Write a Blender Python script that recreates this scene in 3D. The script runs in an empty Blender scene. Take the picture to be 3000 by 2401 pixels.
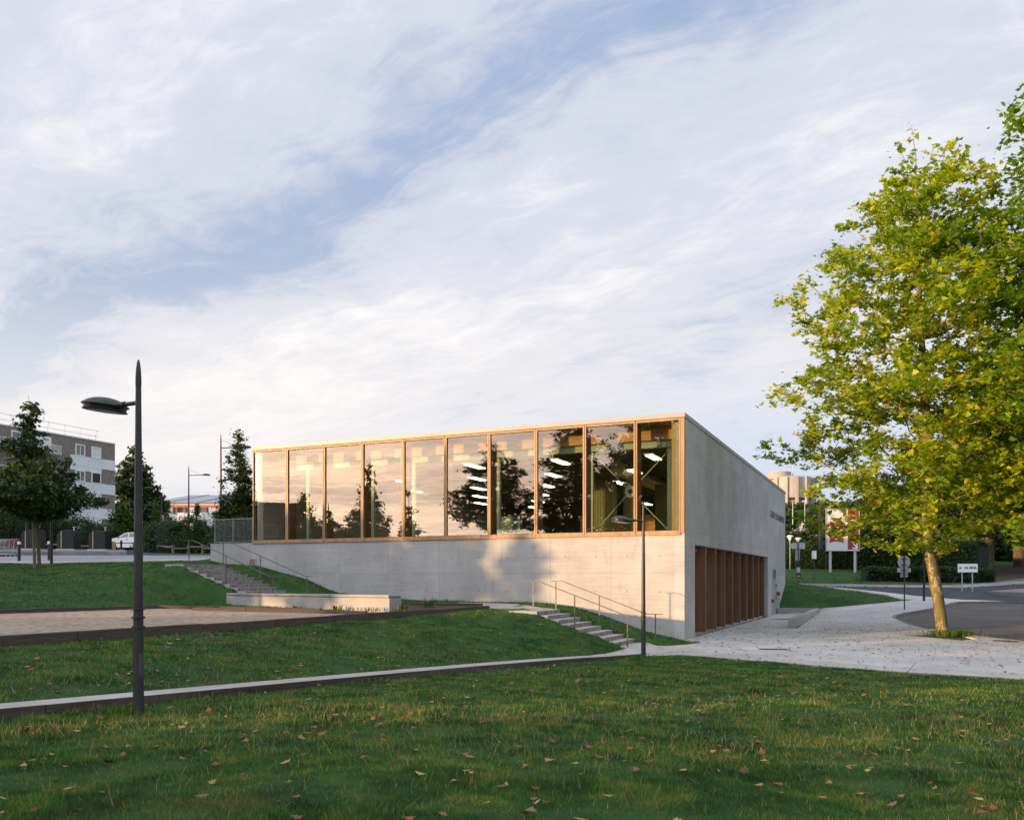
import bpy, bmesh, math, random
import numpy as np
from mathutils import Vector, Matrix, noise as mnoise
from mathutils.geometry import delaunay_2d_cdt

# ------------------------------------------------------------------ camera, sky, sun, exposure
S = bpy.context.scene
COL = S.collection
EYE = 2.22
F = 2502.0            # focal length in units of the 3000-wide photograph
HOR = 1695.0
cam_d = bpy.data.cameras.new('camera')
cam = bpy.data.objects.new('camera', cam_d); COL.objects.link(cam)
cam.location = (0, 0, EYE); cam.rotation_euler = (math.radians(90), 0, 0)
cam_d.sensor_fit = 'HORIZONTAL'; cam_d.sensor_width = 36.0; cam_d.lens = 36.0 * F / 3000.0
cam_d.shift_x = 0.0; cam_d.shift_y = (HOR - 1200.5) / 3000.0
cam_d.clip_start = 0.05; cam_d.clip_end = 6000
S.camera = cam

SUN_EL = math.radians(5.3)
SUN_H = Vector((-0.915, -0.403))          # horizontal direction TOWARDS the sun
W = bpy.data.worlds.new('World'); S.world = W; W.use_nodes = True
SUN_STRENGTH = 4.9
SUN_COLOR = (1.0, 0.61, 0.29)
sun_d = bpy.data.lights.new('sun', 'SUN'); sun_d.energy = SUN_STRENGTH; sun_d.color = SUN_COLOR
sun_d.angle = math.radians(0.9)
sun = bpy.data.objects.new('sun', sun_d); COL.objects.link(sun)
_tow = Vector((SUN_H.x * math.cos(SUN_EL), SUN_H.y * math.cos(SUN_EL), math.sin(SUN_EL)))
sun.rotation_euler = _tow.to_track_quat('Z', 'Y').to_euler(); sun.location = (-60, -25, 40)
vs = S.view_settings
S.display_settings.display_device = 'sRGB'
vs.view_transform = 'Standard'; vs.look = 'None'; vs.exposure = 0.80; vs.gamma = 1.0; vs.use_curve_mapping = False
S.cycles.max_bounces = 6; S.cycles.diffuse_bounces = 3; S.cycles.glossy_bounces = 4
S.cycles.transparent_max_bounces = 12; S.cycles.caustics_reflective = False; S.cycles.caustics_refractive = False
S.cycles.sample_clamp_indirect = 4.0
try: S.cycles.use_denoising = True
except Exception: pass

class NT:
    """tiny node-graph helper"""
    def __init__(s, tree): s.t = tree; s.t.nodes.clear()
    def n(s, typ, **kw):
        nd = s.t.nodes.new(typ)
        for k, v in kw.items(): setattr(nd, k, v)
        return nd
    def put(s, sock, v):
        if isinstance(v, bpy.types.NodeSocket): s.t.links.new(v, sock)
        elif isinstance(v, (tuple, list)) and len(v) == 3 and len(sock.default_value) == 4: sock.default_value = (*v, 1)
        else: sock.default_value = v
    def m(s, op, a, b=0.5, c=0.0, clamp=False):
        nd = s.n('ShaderNodeMath', operation=op, use_clamp=clamp)
        for i, v in enumerate((a, b, c)): s.put(nd.inputs[i], v)
        return nd.outputs[0]
    def vm(s, op, a, b=(0, 0, 0)):
        nd = s.n('ShaderNodeVectorMath', operation=op)
        s.put(nd.inputs[0], a)
        if op == 'SCALE': s.put(nd.inputs['Scale'], b)
        else: s.put(nd.inputs[1], b)
        return nd.outputs['Value'] if op in ('DOT_PRODUCT', 'LENGTH', 'DISTANCE') else nd.outputs[0]
    def xyz(s, v):
        nd = s.n('ShaderNodeSeparateXYZ'); s.put(nd.inputs[0], v); return nd.outputs
    def cxyz(s, x, y, z):
        nd = s.n('ShaderNodeCombineXYZ')
        for i, v in enumerate((x, y, z)): s.put(nd.inputs[i], v)
        return nd.outputs[0]
    def noise(s, vec, scale=1.0, detail=4.0, rough=0.55, dist=0.0, lac=2.0):
        nd = s.n('ShaderNodeTexNoise')
        s.put(nd.inputs['Vector'], vec); s.put(nd.inputs['Scale'], scale); nd.inputs['Detail'].default_value = detail
        nd.inputs['Roughness'].default_value = rough; nd.inputs['Distortion'].default_value = dist
        nd.inputs['Lacunarity'].default_value = lac
        return nd.outputs['Fac']
    def ramp(s, fac, stops, interp='LINEAR'):
        nd = s.n('ShaderNodeValToRGB'); s.put(nd.inputs[0], fac); cr = nd.color_ramp; cr.interpolation = interp
        while len(cr.elements) < len(stops): cr.elements.new(0.5)
        for e, (p, c) in zip(cr.elements, stops):
            e.position = p; e.color = (*c, 1) if len(c) == 3 else c
        return nd.outputs[0]
    def mix(s, f, a, b, blend='MIX'):
        nd = s.n('ShaderNodeMix', data_type='RGBA', blend_type=blend)
        s.put(nd.inputs[0], f); s.put(nd.inputs[6], a); s.put(nd.inputs[7], b)
        return nd.outputs[2]
    def rng(s, v, a, b, c=0.0, d=1.0, smooth=True):
        nd = s.n('ShaderNodeMapRange', interpolation_type='SMOOTHSTEP' if smooth else 'LINEAR')
        for i, x in enumerate((v, a, b, c, d)): s.put(nd.inputs[i], x)
        return nd.outputs[0]
    def bump(s, h, strength=0.3, dist=0.02):
        nd = s.n('ShaderNodeBump'); s.put(nd.inputs['Height'], h)
        nd.inputs['Strength'].default_value = strength; nd.inputs['Distance'].default_value = dist
        return nd.outputs[0]

# ---- sky: Nishita air plus sheets of streaked cirrus seen in perspective
g = NT(W.node_tree)
sky = g.n('ShaderNodeTexSky', sky_type='NISHITA', sun_disc=False)
sky.sun_elevation = SUN_EL
sky.sun_rotation = math.atan2(SUN_H.x, SUN_H.y)
sky.air_density = 1.0; sky.dust_density = 1.6; sky.ozone_density = 1.4
d = g.n('ShaderNodeTexCoord').outputs['Generated']
dx, dy, dz = g.xyz(d)
dzc = g.m('ADD', g.m('MAXIMUM', dz, 0.0), 0.10)
px = g.m('DIVIDE', dx, dzc); py = g.m('DIVIDE', dy, dzc)
AX = Vector((-0.80, 0.60))               # streak direction on the cloud sheet
al = g.m('ADD', g.m('MULTIPLY', px, AX.x), g.m('MULTIPLY', py, AX.y))
ac = g.m('ADD', g.m('MULTIPLY', px, AX.y), g.m('MULTIPLY', py, -AX.x))
pv = g.cxyz(px, py, 0.0)
warp = g.noise(pv, 0.5, 4, 0.6)
acw = g.m('ADD', ac, g.m('MULTIPLY', g.m('SUBTRACT', warp, 0.5), 1.3))
st1 = g.noise(g.cxyz(g.m('MULTIPLY', al, 0.55), g.m('MULTIPLY', acw, 1.15), 3.1), 1.0, 9, 0.62, 0.5)
st2 = g.noise(g.cxyz(g.m('MULTIPLY', al, 1.6), g.m('MULTIPLY', acw, 6.0), 7.7), 1.0, 8, 0.66, 0.8)
st3 = g.noise(g.cxyz(g.m('MULTIPLY', al, 5.0), g.m('MULTIPLY', ac, 9.0), 1.7), 1.0, 6, 0.7, 1.2)
puf = g.noise(pv, 2.6, 8, 0.62, 0.6)
dens = g.m('ADD', g.m('MULTIPLY', st1, 0.70), g.m('MULTIPLY', st2, 0.40))
dens = g.m('ADD', dens, g.m('MULTIPLY', g.m('SUBTRACT', st3, 0.5), 0.30))
dens = g.m('ADD', dens, g.m('MULTIPLY', g.m('SUBTRACT', puf, 0.5), 0.36))
# one long blue lane between two banks, as the wind laid them
def lane(c, w, a):
    q = g.m('DIVIDE', g.m('SUBTRACT', acw, c), w)
    return g.m('MULTIPLY', g.m('EXPONENT', g.m('MULTIPLY', g.m('MULTIPLY', q, q), -1.0)), a)
LANES = [(1.17, 0.15, -0.20), (1.70, 0.38, 0.17), (0.78, 0.22, 0.06)]
for c_, w_, a_ in LANES: dens = g.m('ADD', dens, lane(c_, w_, a_))
elev = g.m('MAXIMUM', dz, 0.0)
dens = g.m('ADD', dens, g.rng(elev, 0.42, 0.10, 0.0, 0.14))
cov = g.rng(dens, 0.32, 0.64, 0.22, 1.0)
sund = g.vm('DOT_PRODUCT', d, tuple(_tow))
glow = g.rng(sund, 0.15, 1.0, 0.0, 1.0)
glow2 = g.m('POWER', g.m('MAXIMUM', sund, 0.0), 14.0)
ccol = g.mix(g.rng(dens, 0.62, 0.95), (0.40, 0.42, 0.48), (0.60, 0.585, 0.585))
low = g.rng(elev, 0.44, 0.08)
ccol = g.mix(g.m('MULTIPLY', low, 0.80), ccol, (0.565, 0.535, 0.52))
# the cloud bank low down on the right is thin and blue-grey
right = g.m('MULTIPLY', g.rng(g.m('DIVIDE', dx, g.m('MAXIMUM', dy, 0.2)), -0.25, 0.35), g.rng(elev, 0.26, 0.12))
ccol = g.mix(g.m('MULTIPLY', right, 0.62), ccol, (0.31, 0.38, 0.51))
far_l = g.m('MULTIPLY', g.rng(elev, 0.13, 0.05), g.rng(dy, 0.2, 0.6))
ccol = g.mix(g.m('MULTIPLY', far_l, 0.55), ccol, (0.36, 0.39, 0.46))
SKY_K = 0.10
skyc = g.vm('SCALE', sky.outputs[0], SKY_K)
blue = g.mix(g.rng(elev, 0.0, 0.65), (0.30, 0.36, 0.45), (0.165, 0.25, 0.41))
base = g.mix(0.85, skyc, blue)
cov = g.m('MAXIMUM', cov, g.m('MULTIPLY', g.rng(elev, 0.40, 0.12), 0.85))
tot = g.mix(cov, base, ccol)
warm = g.mix(g.m('MULTIPLY', glow, g.rng(elev, 0.75, 0.10, 0.35, 1.0)), (1, 1, 1), (2.3, 2.1, 1.95))
tot = g.mix(1.0, tot, warm, 'MULTIPLY')
# added fill: sky brightened high up behind the viewer, outside the view
rear_fill = g.m('MULTIPLY', g.rng(dy, 0.15, -0.45), g.rng(elev, 0.26, 0.55))
tot = g.mix(g.m('MULTIPLY', rear_fill, 1.0), tot, g.vm('SCALE', tot, 2.3))
lowsun = g.m('MULTIPLY', g.m('MULTIPLY', glow2, g.rng(elev, 0.42, 0.0)), g.rng(dens, 0.45, 0.85, 0.35, 1.5))
tot = g.mix(1.0, tot, g.vm('SCALE', g.cxyz(3.4, 2.15, 1.15), lowsun), 'ADD')
below = g.rng(dz, -0.02, -0.0005, 1.0, 0.0)
tot = g.mix(below, tot, (0.10, 0.11, 0.10))
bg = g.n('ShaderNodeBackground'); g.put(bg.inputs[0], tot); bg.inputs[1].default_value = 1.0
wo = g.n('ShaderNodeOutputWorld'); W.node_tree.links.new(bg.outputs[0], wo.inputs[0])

# ------------------------------------------------------------------ helpers
rnd = random.Random(7)
def at(x, y, Y):
    """world point seen at photo position x, y standing at distance Y"""
    return Vector(((x - 1500) / F * Y, Y, EYE + (HOR - y) / F * Y))
def tag(o, label=None, cat=None, group=None, kind=None):
    for k, v in (('label', label), ('category', cat), ('group', group), ('kind', kind)):
        if v: o[k] = v
    return o
def thing(name, label, cat, loc=(0, 0, 0), rz=0.0, group=None):
    o = bpy.data.objects.new(name, None); COL.objects.link(o)
    o.location = loc; o.rotation_euler = (0, 0, rz); o.empty_display_size = 0.3
    return tag(o, label, cat, group)
def link(name, me, mat=None, parent=None, world=False, smooth=False, loc=None):
    o = bpy.data.objects.new(name, me); COL.objects.link(o)
    if mat is not None:
        for mm in (mat if isinstance(mat, (list, tuple)) else [mat]): me.materials.append(mm)
    if parent is not None:
        o.parent = parent
        if world:
            o.location = -Vector(parent.location)
    if loc is not None: o.location = loc
    if smooth:
        me.polygons.foreach_set('use_smooth', np.ones(len(me.polygons), dtype=bool))
    return o
def copy_tree(o, parent=None):
    c = o.copy(); COL.objects.link(c)
    if parent is not None: c.parent = parent
    for ch in list(o.children): copy_tree(ch, c)
    return c
class MB:
    """collects boxes, tubes and turned shapes into one mesh"""
    def __init__(s): s.v = []; s.f = []; s.mi = []; s.cur = 0
    def add(s, vs_, fs):
        o = len(s.v); s.v += [tuple(v) for v in vs_]
        s.f += [tuple(i + o for i in f) for f in fs]; s.mi += [s.cur] * len(fs); return s
    def box(s, x0, x1, y0, y1, z0, z1, M=None):
        vs_ = [Vector((x, y, z)) for z in (z0, z1) for x, y in ((x0, y0), (x1, y0), (x1, y1), (x0, y1))]
        if M: vs_ = [M @ v for v in vs_]
        return s.add(vs_, [(0, 3, 2, 1), (4, 5, 6, 7), (0, 1, 5, 4), (1, 2, 6, 5), (2, 3, 7, 6), (3, 0, 4, 7)])
    def prism(s, pts, z0, z1):
        """vertical prism over a plan outline; z0/z1 numbers or lists"""
        n = len(pts); zb = z0 if isinstance(z0, (list, tuple)) else [z0] * n; zt = z1 if isinstance(z1, (list, tuple)) else [z1] * n
        a = sum(pts[i][0] * pts[(i + 1) % n][1] - pts[(i + 1) % n][0] * pts[i][1] for i in range(n))
        idx = list(range(n)) if a > 0 else list(range(n))[::-1]
        vs_ = [(pts[i][0], pts[i][1], zb[i]) for i in idx] + [(pts[i][0], pts[i][1], zt[i]) for i in idx]
        return s.add(vs_, [tuple(range(n))[::-1], tuple(range(n, 2 * n))] + [(i, (i + 1) % n, n + (i + 1) % n, n + i) for i in range(n)])
    def bar(s, a, b, w, h, up=(0, 0, 1)):
        a = Vector(a); b = Vector(b); d_ = (b - a).normalized(); up = Vector(up)
        if abs(d_.dot(up)) > 0.98: up = Vector((1, 0, 0))
        x = d_.cross(up).normalized(); y = x.cross(d_).normalized()
        vs_ = [p + x * (sx * w / 2) + y * (sy * h / 2) for p in (a, b) for sx, sy in ((-1, -1), (1, -1), (1, 1), (-1, 1))]
        return s.add(vs_, [(0, 3, 2, 1), (4, 5, 6, 7), (0, 1, 5, 4), (1, 2, 6, 5), (2, 3, 7, 6), (3, 0, 4, 7)])
    def tube(s, pts, rads, n=12, cap=True):
        pts = [Vector(p) for p in pts]
        if not isinstance(rads, (list, tuple)): rads = [rads] * len(pts)
        vs_ = []; fs = []
        for i, p in enumerate(pts):
            d_ = (pts[min(i + 1, len(pts) - 1)] - pts[max(i - 1, 0)]).normalized()
            up = Vector((0, 0, 1)) if abs(d_.z) < 0.95 else Vector((0, 1, 0))
            x = d_.cross(up).normalized(); y = x.cross(d_).normalized()
            for k in range(n):
                a = 2 * math.pi * k / n
                vs_.append(p + (x * math.cos(a) + y * math.sin(a)) * rads[i])
        for i in range(len(pts) - 1):
            for k in range(n):
                k2 = (k + 1) % n
                fs.append((i * n + k, i * n + k2, (i + 1) * n + k2, (i + 1) * n + k))
        if cap: fs.append(tuple(range(n))[::-1]); fs.append(tuple(range((len(pts) - 1) * n, len(pts) * n)))
        return s.add(vs_, fs)
    def lathe(s, prof, n=24, M=None, cap=True):
        vs_ = []; fs = []
        for r, z in prof:
            for k in range(n):
                a = 2 * math.pi * k / n; p = Vector((r * math.cos(a), r * math.sin(a), z))
                vs_.append(M @ p if M else p)
        for i in range(len(prof) - 1):
            for k in range(n):
                k2 = (k + 1) % n; fs.append((i * n + k, i * n + k2, (i + 1) * n + k2, (i + 1) * n + k))
        if cap: fs.append(tuple(range(n))[::-1]); fs.append(tuple(range((len(prof) - 1) * n, len(prof) * n)))
        return s.add(vs_, fs)
    def build(s, name, mat=None, parent=None, world=False, smooth=False, bevel=0.0, loc=None):
        me = bpy.data.meshes.new(name); me.from_pydata(s.v, [], s.f)
        if any(s.mi): me.polygons.foreach_set('material_index', s.mi)
        me.update()
        o = link(name, me, mat, parent, world, smooth, loc)
        if smooth:
            try: me.set_sharp_from_angle(angle=math.radians(38))
            except Exception: pass
        if bevel:
            b = o.modifiers.new('bevel', 'BEVEL'); b.width = bevel; b.segments = 2; b.limit_method = 'ANGLE'
        return o
def poly_mesh(name, V, k):
    """mesh of independent k-gons from an (n*k,3) array"""
    n = len(V) // k; me = bpy.data.meshes.new(name)
    me.vertices.add(len(V)); me.vertices.foreach_set('co', np.ascontiguousarray(V, dtype=np.float32).ravel())
    me.loops.add(len(V)); me.loops.foreach_set('vertex_index', np.arange(len(V), dtype=np.int32))
    me.polygons.add(n); me.polygons.foreach_set('loop_start', (np.arange(n) * k).astype(np.int32))
    me.update(calc_edges=True); return me
def pip(P, poly):
    """points (n,2) inside polygon"""
    x, y = P[:, 0], P[:, 1]; ins = np.zeros(len(P), bool); n = len(poly)
    for i in range(n):
        x0, y0 = poly[i][:2]; x1, y1 = poly[(i + 1) % n][:2]
        if y0 == y1: continue
        c = ((y0 > y) != (y1 > y)) & (x < (x1 - x0) * (y - y0) / (y1 - y0) + x0); ins ^= c
    return ins
def text_mesh(s, size, depth=0.004, offset=0.0, align='CENTER', xs=1.0):
    c = bpy.data.curves.new('lettering', 'FONT'); c.body = s; c.size = size; c.extrude = depth; c.offset = offset
    c.align_x = align; c.align_y = 'CENTER'; c.resolution_u = 3
    o = bpy.data.objects.new('tmp', c); COL.objects.link(o)
    dg = bpy.context.evaluated_depsgraph_get(); me = bpy.data.meshes.new_from_object(o.evaluated_get(dg))
    bpy.data.objects.remove(o); bpy.data.curves.remove(c)
    for v in me.vertices: v.co.x *= xs
    return me
# text lies in XY plane facing +Z; this stands it up facing -Y
STAND = Matrix.Rotation(math.radians(90), 4, 'X')

# ------------------------------------------------------------------ materials
def new_mat(name):
    m = bpy.data.materials.new(name); m.use_nodes = True; t = NT(m.node_tree)
    out = t.n('ShaderNodeOutputMaterial'); bs = t.n('ShaderNodeBsdfPrincipled')
    m.node_tree.links.new(bs.outputs[0], out.inputs[0]); return m, t, bs, out
def pos(t): return t.n('ShaderNodeNewGeometry').outputs['Position']
def objc(t): return t.n('ShaderNodeTexCoord').outputs['Object']
def simple(name, col, rough=0.6, metal=0.0, var=0.15, scale=6.0, bump=0.0, bscale=40.0, spec=0.5):
    m, t, bs, _ = new_mat(name); p = objc(t)
    n1 = t.noise(p, scale, 5, 0.6)
    c = t.mix(t.rng(n1, 0.3, 0.7), tuple(x * (1 - var) for x in col), tuple(min(1, x * (1 + var)) for x in col))
    t.put(bs.inputs['Base Color'], c); bs.inputs['Roughness'].default_value = rough; bs.inputs['Metallic'].default_value = metal
    bs.inputs['Specular IOR Level'].default_value = spec
    if bump: t.put(bs.inputs['Normal'], t.bump(t.noise(p, bscale, 4, 0.6), bump, 0.01))
    return m
def leaf_mat(name, stops, trans=0.45, tint=(1.0, 1.0, 0.5), clump=0.35, cscale=0.9, rough=0.5, patch=None):
    m, t, bs, out = new_mat(name)
    isl = t.n('ShaderNodeNewGeometry').outputs['Random Per Island']
    cl = t.noise(pos(t), cscale, 3, 0.5)
    f = t.m('ADD', t.m('MULTIPLY', isl, 1 - clump), t.m('MULTIPLY', t.rng(cl, 0.3, 0.7), clump), clamp=True)
    c = t.ramp(f, stops)
    if patch:
        q = pos(t); p1 = t.noise(q, 0.8, 5, 0.65); p2 = t.noise(q, 3.2, 4, 0.7); p3 = t.noise(q, 0.45, 4, 0.6)
        c = t.mix(1.0, c, t.ramp(p1, [(0.32, (0.55, 0.62, 0.60)), (0.50, (0.95, 0.95, 0.95)), (0.68, (1.22, 1.15, 1.0))]), 'MULTIPLY')
        c = t.mix(1.0, c, t.ramp(p2, [(0.34, (0.62, 0.66, 0.66)), (0.60, (1.12, 1.08, 1.05))]), 'MULTIPLY')
        c = t.mix(t.m('MULTIPLY', t.rng(p3, 0.60, 0.72), 0.5), c, (0.13, 0.095, 0.04))
    t.put(bs.inputs['Base Color'], c); bs.inputs['Roughness'].default_value = rough
    bs.inputs['Specular IOR Level'].default_value = 0.35
    tr = t.n('ShaderNodeBsdfTranslucent'); t.put(tr.inputs[0], t.mix(1.0, c, tint, 'MULTIPLY'))
    mx = t.n('ShaderNodeMixShader'); mx.inputs[0].default_value = trans
    L = m.node_tree.links; L.new(bs.outputs[0], mx.inputs[1]); L.new(tr.outputs[0], mx.inputs[2]); L.new(mx.outputs[0], out.inputs[0])
    return m
MT = {}
# board-marked in-situ concrete, joints every 2.44 m and tie holes every 1.22 m
def concrete(name, joints=True, tone=1.0, side=False):
    m, t, bs, _ = new_mat(name); p = objc(t); x, y, z = t.xyz(p)
    h = t.m('MULTIPLY', y, 1.0) if side else t.m('MULTIPLY', x, -1.0)
    big = t.noise(p, 0.55, 6, 0.62); streak = t.noise(t.cxyz(t.m('MULTIPLY', h, 0.5), 0.0, t.m('MULTIPLY', z, 7.0)), 1.3, 5, 0.6)
    drip = t.noise(t.cxyz(t.m('MULTIPLY', h, 2.6), 1.0, t.m('MULTIPLY', z, 0.45)), 1.0, 6, 0.65)
    fine = t.noise(p, 22, 5, 0.7)
    f = t.m('ADD', t.m('MULTIPLY', big, 0.45), t.m('MULTIPLY', streak, 0.22))
    f = t.m('ADD', f, t.m('MULTIPLY', fine, 0.22))
    c = t.ramp(f, [(0.30, (0.30 * tone, 0.30 * tone, 0.295 * tone)), (0.46, (0.42 * tone, 0.42 * tone, 0.41 * tone)), (0.62, (0.53 * tone, 0.525 * tone, 0.51 * tone))])
    c = t.mix(t.m('MULTIPLY', t.rng(drip, 0.54, 0.72), 0.5 if side else 0.34), c, (0.17, 0.18, 0.18))
    bh = f
    if joints:
        off, stp = (0.3, 2.44)
        ph = t.m('ABSOLUTE', t.m('SUBTRACT', t.m('MODULO', t.m('ADD', h, 2.44 * 20 + 1.22 - off), stp), 1.22))
        j = t.rng(ph, 0.0, 0.022, 1.0, 0.0)
        zj = t.m('MINIMUM', t.m('ABSOLUTE', t.m('SUBTRACT', z, 2.45)), t.m('ABSOLUTE', t.m('SUBTRACT', z, 3.98 if side else 9.0)))
        j = t.m('MAXIMUM', j, t.m('MULTIPLY', t.rng(zj, 0.0, 0.02, 1.0, 0.0), 0.9))
        # tie holes
        hx = t.m('SUBTRACT', t.m('MODULO', t.m('ADD', h, 1.22 * 40 + 0.61 - 0.91), 1.22), 0.61)
        hz = t.m('SUBTRACT', t.m('MODULO', t.m('ADD', z, 1.31 * 4 + 0.655 - 0.44), 1.31), 0.655)
        r = t.m('SQRT', t.m('ADD', t.m('MULTIPLY', hx, hx), t.m('MULTIPLY', hz, hz)))
        hole = t.rng(r, 0.018, 0.04, 1.0, 0.0)
        j = t.m('MAXIMUM', t.m('MULTIPLY', j, 0.38), t.m('MULTIPLY', hole, 0.75))
        # every pour has its own tone
        cell = t.n('ShaderNodeTexWhiteNoise', noise_dimensions='2D')
        cx = t.m('FLOOR', t.m('DIVIDE', t.m('ADD', h, 50 * 2.44 - 0.3), 2.44)); cz = t.m('FLOOR', t.m('DIVIDE', z, 2.45))
        t.put(cell.inputs['Vector'], t.cxyz(cx, cz, 0.0))
        c = t.mix(1.0, c, t.ramp(cell.outputs[0], [(0, (0.93, 0.93, 0.93)), (1, (1.05, 1.05, 1.05))]), 'MULTIPLY')
        c = t.mix(j, c, (0.14, 0.14, 0.14)); bh = t.m('SUBTRACT', f, t.m('MULTIPLY', j, 1.0))
    t.put(bs.inputs['Base Color'], c); bs.inputs['Roughness'].default_value = 0.82
    bs.inputs['Specular IOR Level'].default_value = 0.3
    t.put(bs.inputs['Normal'], t.bump(bh, 0.25, 0.02)); return m
MT['concrete'] = concrete('board marked concrete', tone=0.86)
MT['concrete_side'] = concrete('side wall concrete', side=True, tone=0.98)
MT['concrete_plain'] = concrete('plain concrete', joints=False, tone=0.78)
MT['concrete_low'] = concrete('low wall concrete', joints=False, tone=0.72)
def wood(name, a, b, knots=True, along='z', rough=0.55):
    m, t, bs, _ = new_mat(name); p = objc(t); x, y, z = t.xyz(p)
    if along == 'z': q = t.cxyz(t.m('MULTIPLY', x, 14), t.m('MULTIPLY', y, 14), t.m('MULTIPLY', z, 0.7)); bd = t.m('ADD', x, y)
    else: q = t.cxyz(t.m('MULTIPLY', x, 0.7), t.m('MULTIPLY', y, 0.7), t.m('MULTIPLY', z, 14)); bd = z
    gr = t.noise(q, 1.2, 6, 0.6, 1.0)
    c = t.mix(t.rng(gr, 0.25, 0.75), a, b)
    wn = t.n('ShaderNodeTexWhiteNoise', noise_dimensions='1D'); t.put(wn.inputs['W'], t.m('FLOOR', t.m('MULTIPLY', bd, 9.0)))
    c = t.mix(1.0, c, t.ramp(wn.outputs[0], [(0, (0.8, 0.8, 0.8)), (1, (1.15, 1.15, 1.15))]), 'MULTIPLY')
    if knots:
        vo = t.n('ShaderNodeTexVoronoi'); vo.inputs['Scale'].default_value = 4.5
        t.put(vo.inputs['Vector'], t.cxyz(t.m('MULTIPLY', x, 1.5), t.m('MULTIPLY', y, 1.5), t.m('MULTIPLY', z, 0.9)) if along == 'z' else t.cxyz(t.m('MULTIPLY', x, 0.9), y, t.m('MULTIPLY', z, 1.6)))
        c = t.mix(t.rng(vo.outputs['Distance'], 0.05, 0.13, 0.7, 0.0), c, tuple(v * 0.28 for v in a))
    t.put(bs.inputs['Base Color'], c); bs.inputs['Roughness'].default_value = rough
    t.put(bs.inputs['Normal'], t.bump(gr, 0.15, 0.004)); return m
MT['frame_wood'] = wood('larch window frame', (0.26, 0.15, 0.07), (0.41, 0.25, 0.12), knots=False)
MT['fin_wood'] = wood('brown stained larch', (0.12, 0.055, 0.020), (0.21, 0.10, 0.036))
MT['panel_wood'] = wood('laminated spruce beam', (0.42, 0.24, 0.08), (0.58, 0.36, 0.14), along='x')
MT['clt'] = wood('upright spruce boards', (0.38, 0.25, 0.07), (0.55, 0.38, 0.13))
MT['sleeper'] = wood('weathered railway sleeper', (0.035, 0.026, 0.019), (0.085, 0.065, 0.048), along='x', rough=0.9)
MT['log'] = wood('weathered log', (0.10, 0.08, 0.06), (0.19, 0.155, 0.12), knots=False, rough=0.9)
MT['anthracite'] = simple('anthracite lacquer', (0.022, 0.024, 0.026), 0.38, 0.0, 0.15, 5, spec=0.4)
MT['dark_metal'] = simple('dark painted steel', (0.06, 0.062, 0.062), 0.45, 0.3, 0.2, 20)
MT['rail_metal'] = simple('rail steel', (0.10, 0.098, 0.09), 0.45, 0.4, 0.25, 12)
MT['grey_metal'] = simple('galvanised steel', (0.42, 0.43, 0.44), 0.45, 0.5, 0.12, 9)
MT['coping'] = simple('coping sheet', (0.30, 0.295, 0.28), 0.5, 0.0, 0.06, 1.2)
MT['green_steel'] = simple('pale green steel', (0.30, 0.40, 0.28), 0.45, 0.0, 0.05)
MT['white'] = simple('white paint', (0.78, 0.78, 0.78), 0.4, 0.0, 0.04)
MT['white_panel'] = simple('white facade panel', (0.70, 0.71, 0.73), 0.7, 0.0, 0.05, 0.6)
MT['board_white'] = simple('weathered white board', (0.50, 0.51, 0.53), 0.5, 0.0, 0.05)
MT['riser'] = simple('dark step riser', (0.20, 0.185, 0.165), 0.9, 0, 0.4, 7, 0.3)  # riser face is darker than the tread
MT['straw'] = leaf_mat('dry seed stalk', [(0.0, (0.16, 0.17, 0.05)), (0.6, (0.36, 0.30, 0.12)), (1.0, (0.42, 0.26, 0.10))], 0.4)
MT['fence_metal'] = simple('dull green grey fence steel', (0.20, 0.22, 0.21), 0.6, 0.3)
MT['bin_coat'] = simple('charcoal bin coating', (0.012, 0.016, 0.018), 0.5, 0.0, 0.2, 3, spec=0.3)
MT['black'] = simple('black paint', (0.015, 0.015, 0.016), 0.5)
MT['red'] = simple('red paint', (0.25, 0.018, 0.028), 0.45)
MT['dark_red'] = simple('dark red print', (0.15, 0.02, 0.03), 0.5)
MT['blue'] = simple('blue print', (0.03, 0.08, 0.30), 0.5)
MT['letter'] = simple('dark lettering', (0.05, 0.052, 0.055), 0.6)
MT['lens'] = simple('lamp glass', (0.32, 0.36, 0.28), 0.2, spec=0.8)
MT['dark_inside'] = simple('dark interior surface', (0.19, 0.20, 0.12), 0.8)
MT['inside_panel'] = simple('olive perforated panel', (0.20, 0.20, 0.085), 0.7, 0, 0.2, 30)
MT['duct'] = simple('metal duct', (0.50, 0.47, 0.30), 0.35, 0.3)
MT['roof'] = simple('grey roofing', (0.26, 0.29, 0.34), 0.5, 0.2, 0.1, 0.3)
MT['cream'] = simple('cream render', (0.60, 0.52, 0.42), 0.8, 0, 0.08, 0.4)
MT['tile'] = simple('clay roof tile', (0.20, 0.10, 0.065), 0.85, 0, 0.25, 2)
MT['tower'] = simple('pale tower concrete', (0.31, 0.29, 0.275), 0.85, 0, 0.06, 0.2)
MT['tyre'] = simple('tyre rubber', (0.02, 0.02, 0.02), 0.8)
MT['car_glass'] = simple('dark car glass', (0.05, 0.06, 0.06), 0.08, spec=0.9)
MT['window_glass'] = simple('reflective window glass', (0.12, 0.14, 0.15), 0.08, spec=0.9)
MT['cardboard'] = simple('cardboard', (0.42, 0.30, 0.17), 0.9)
MT['soil'] = simple('bare soil', (0.055, 0.035, 0.022), 0.95, 0, 0.4, 9, 0.6, 40)
MT['hedge_core'] = simple('inner twigs of hedge', (0.010, 0.018, 0.008), 0.95)
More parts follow.
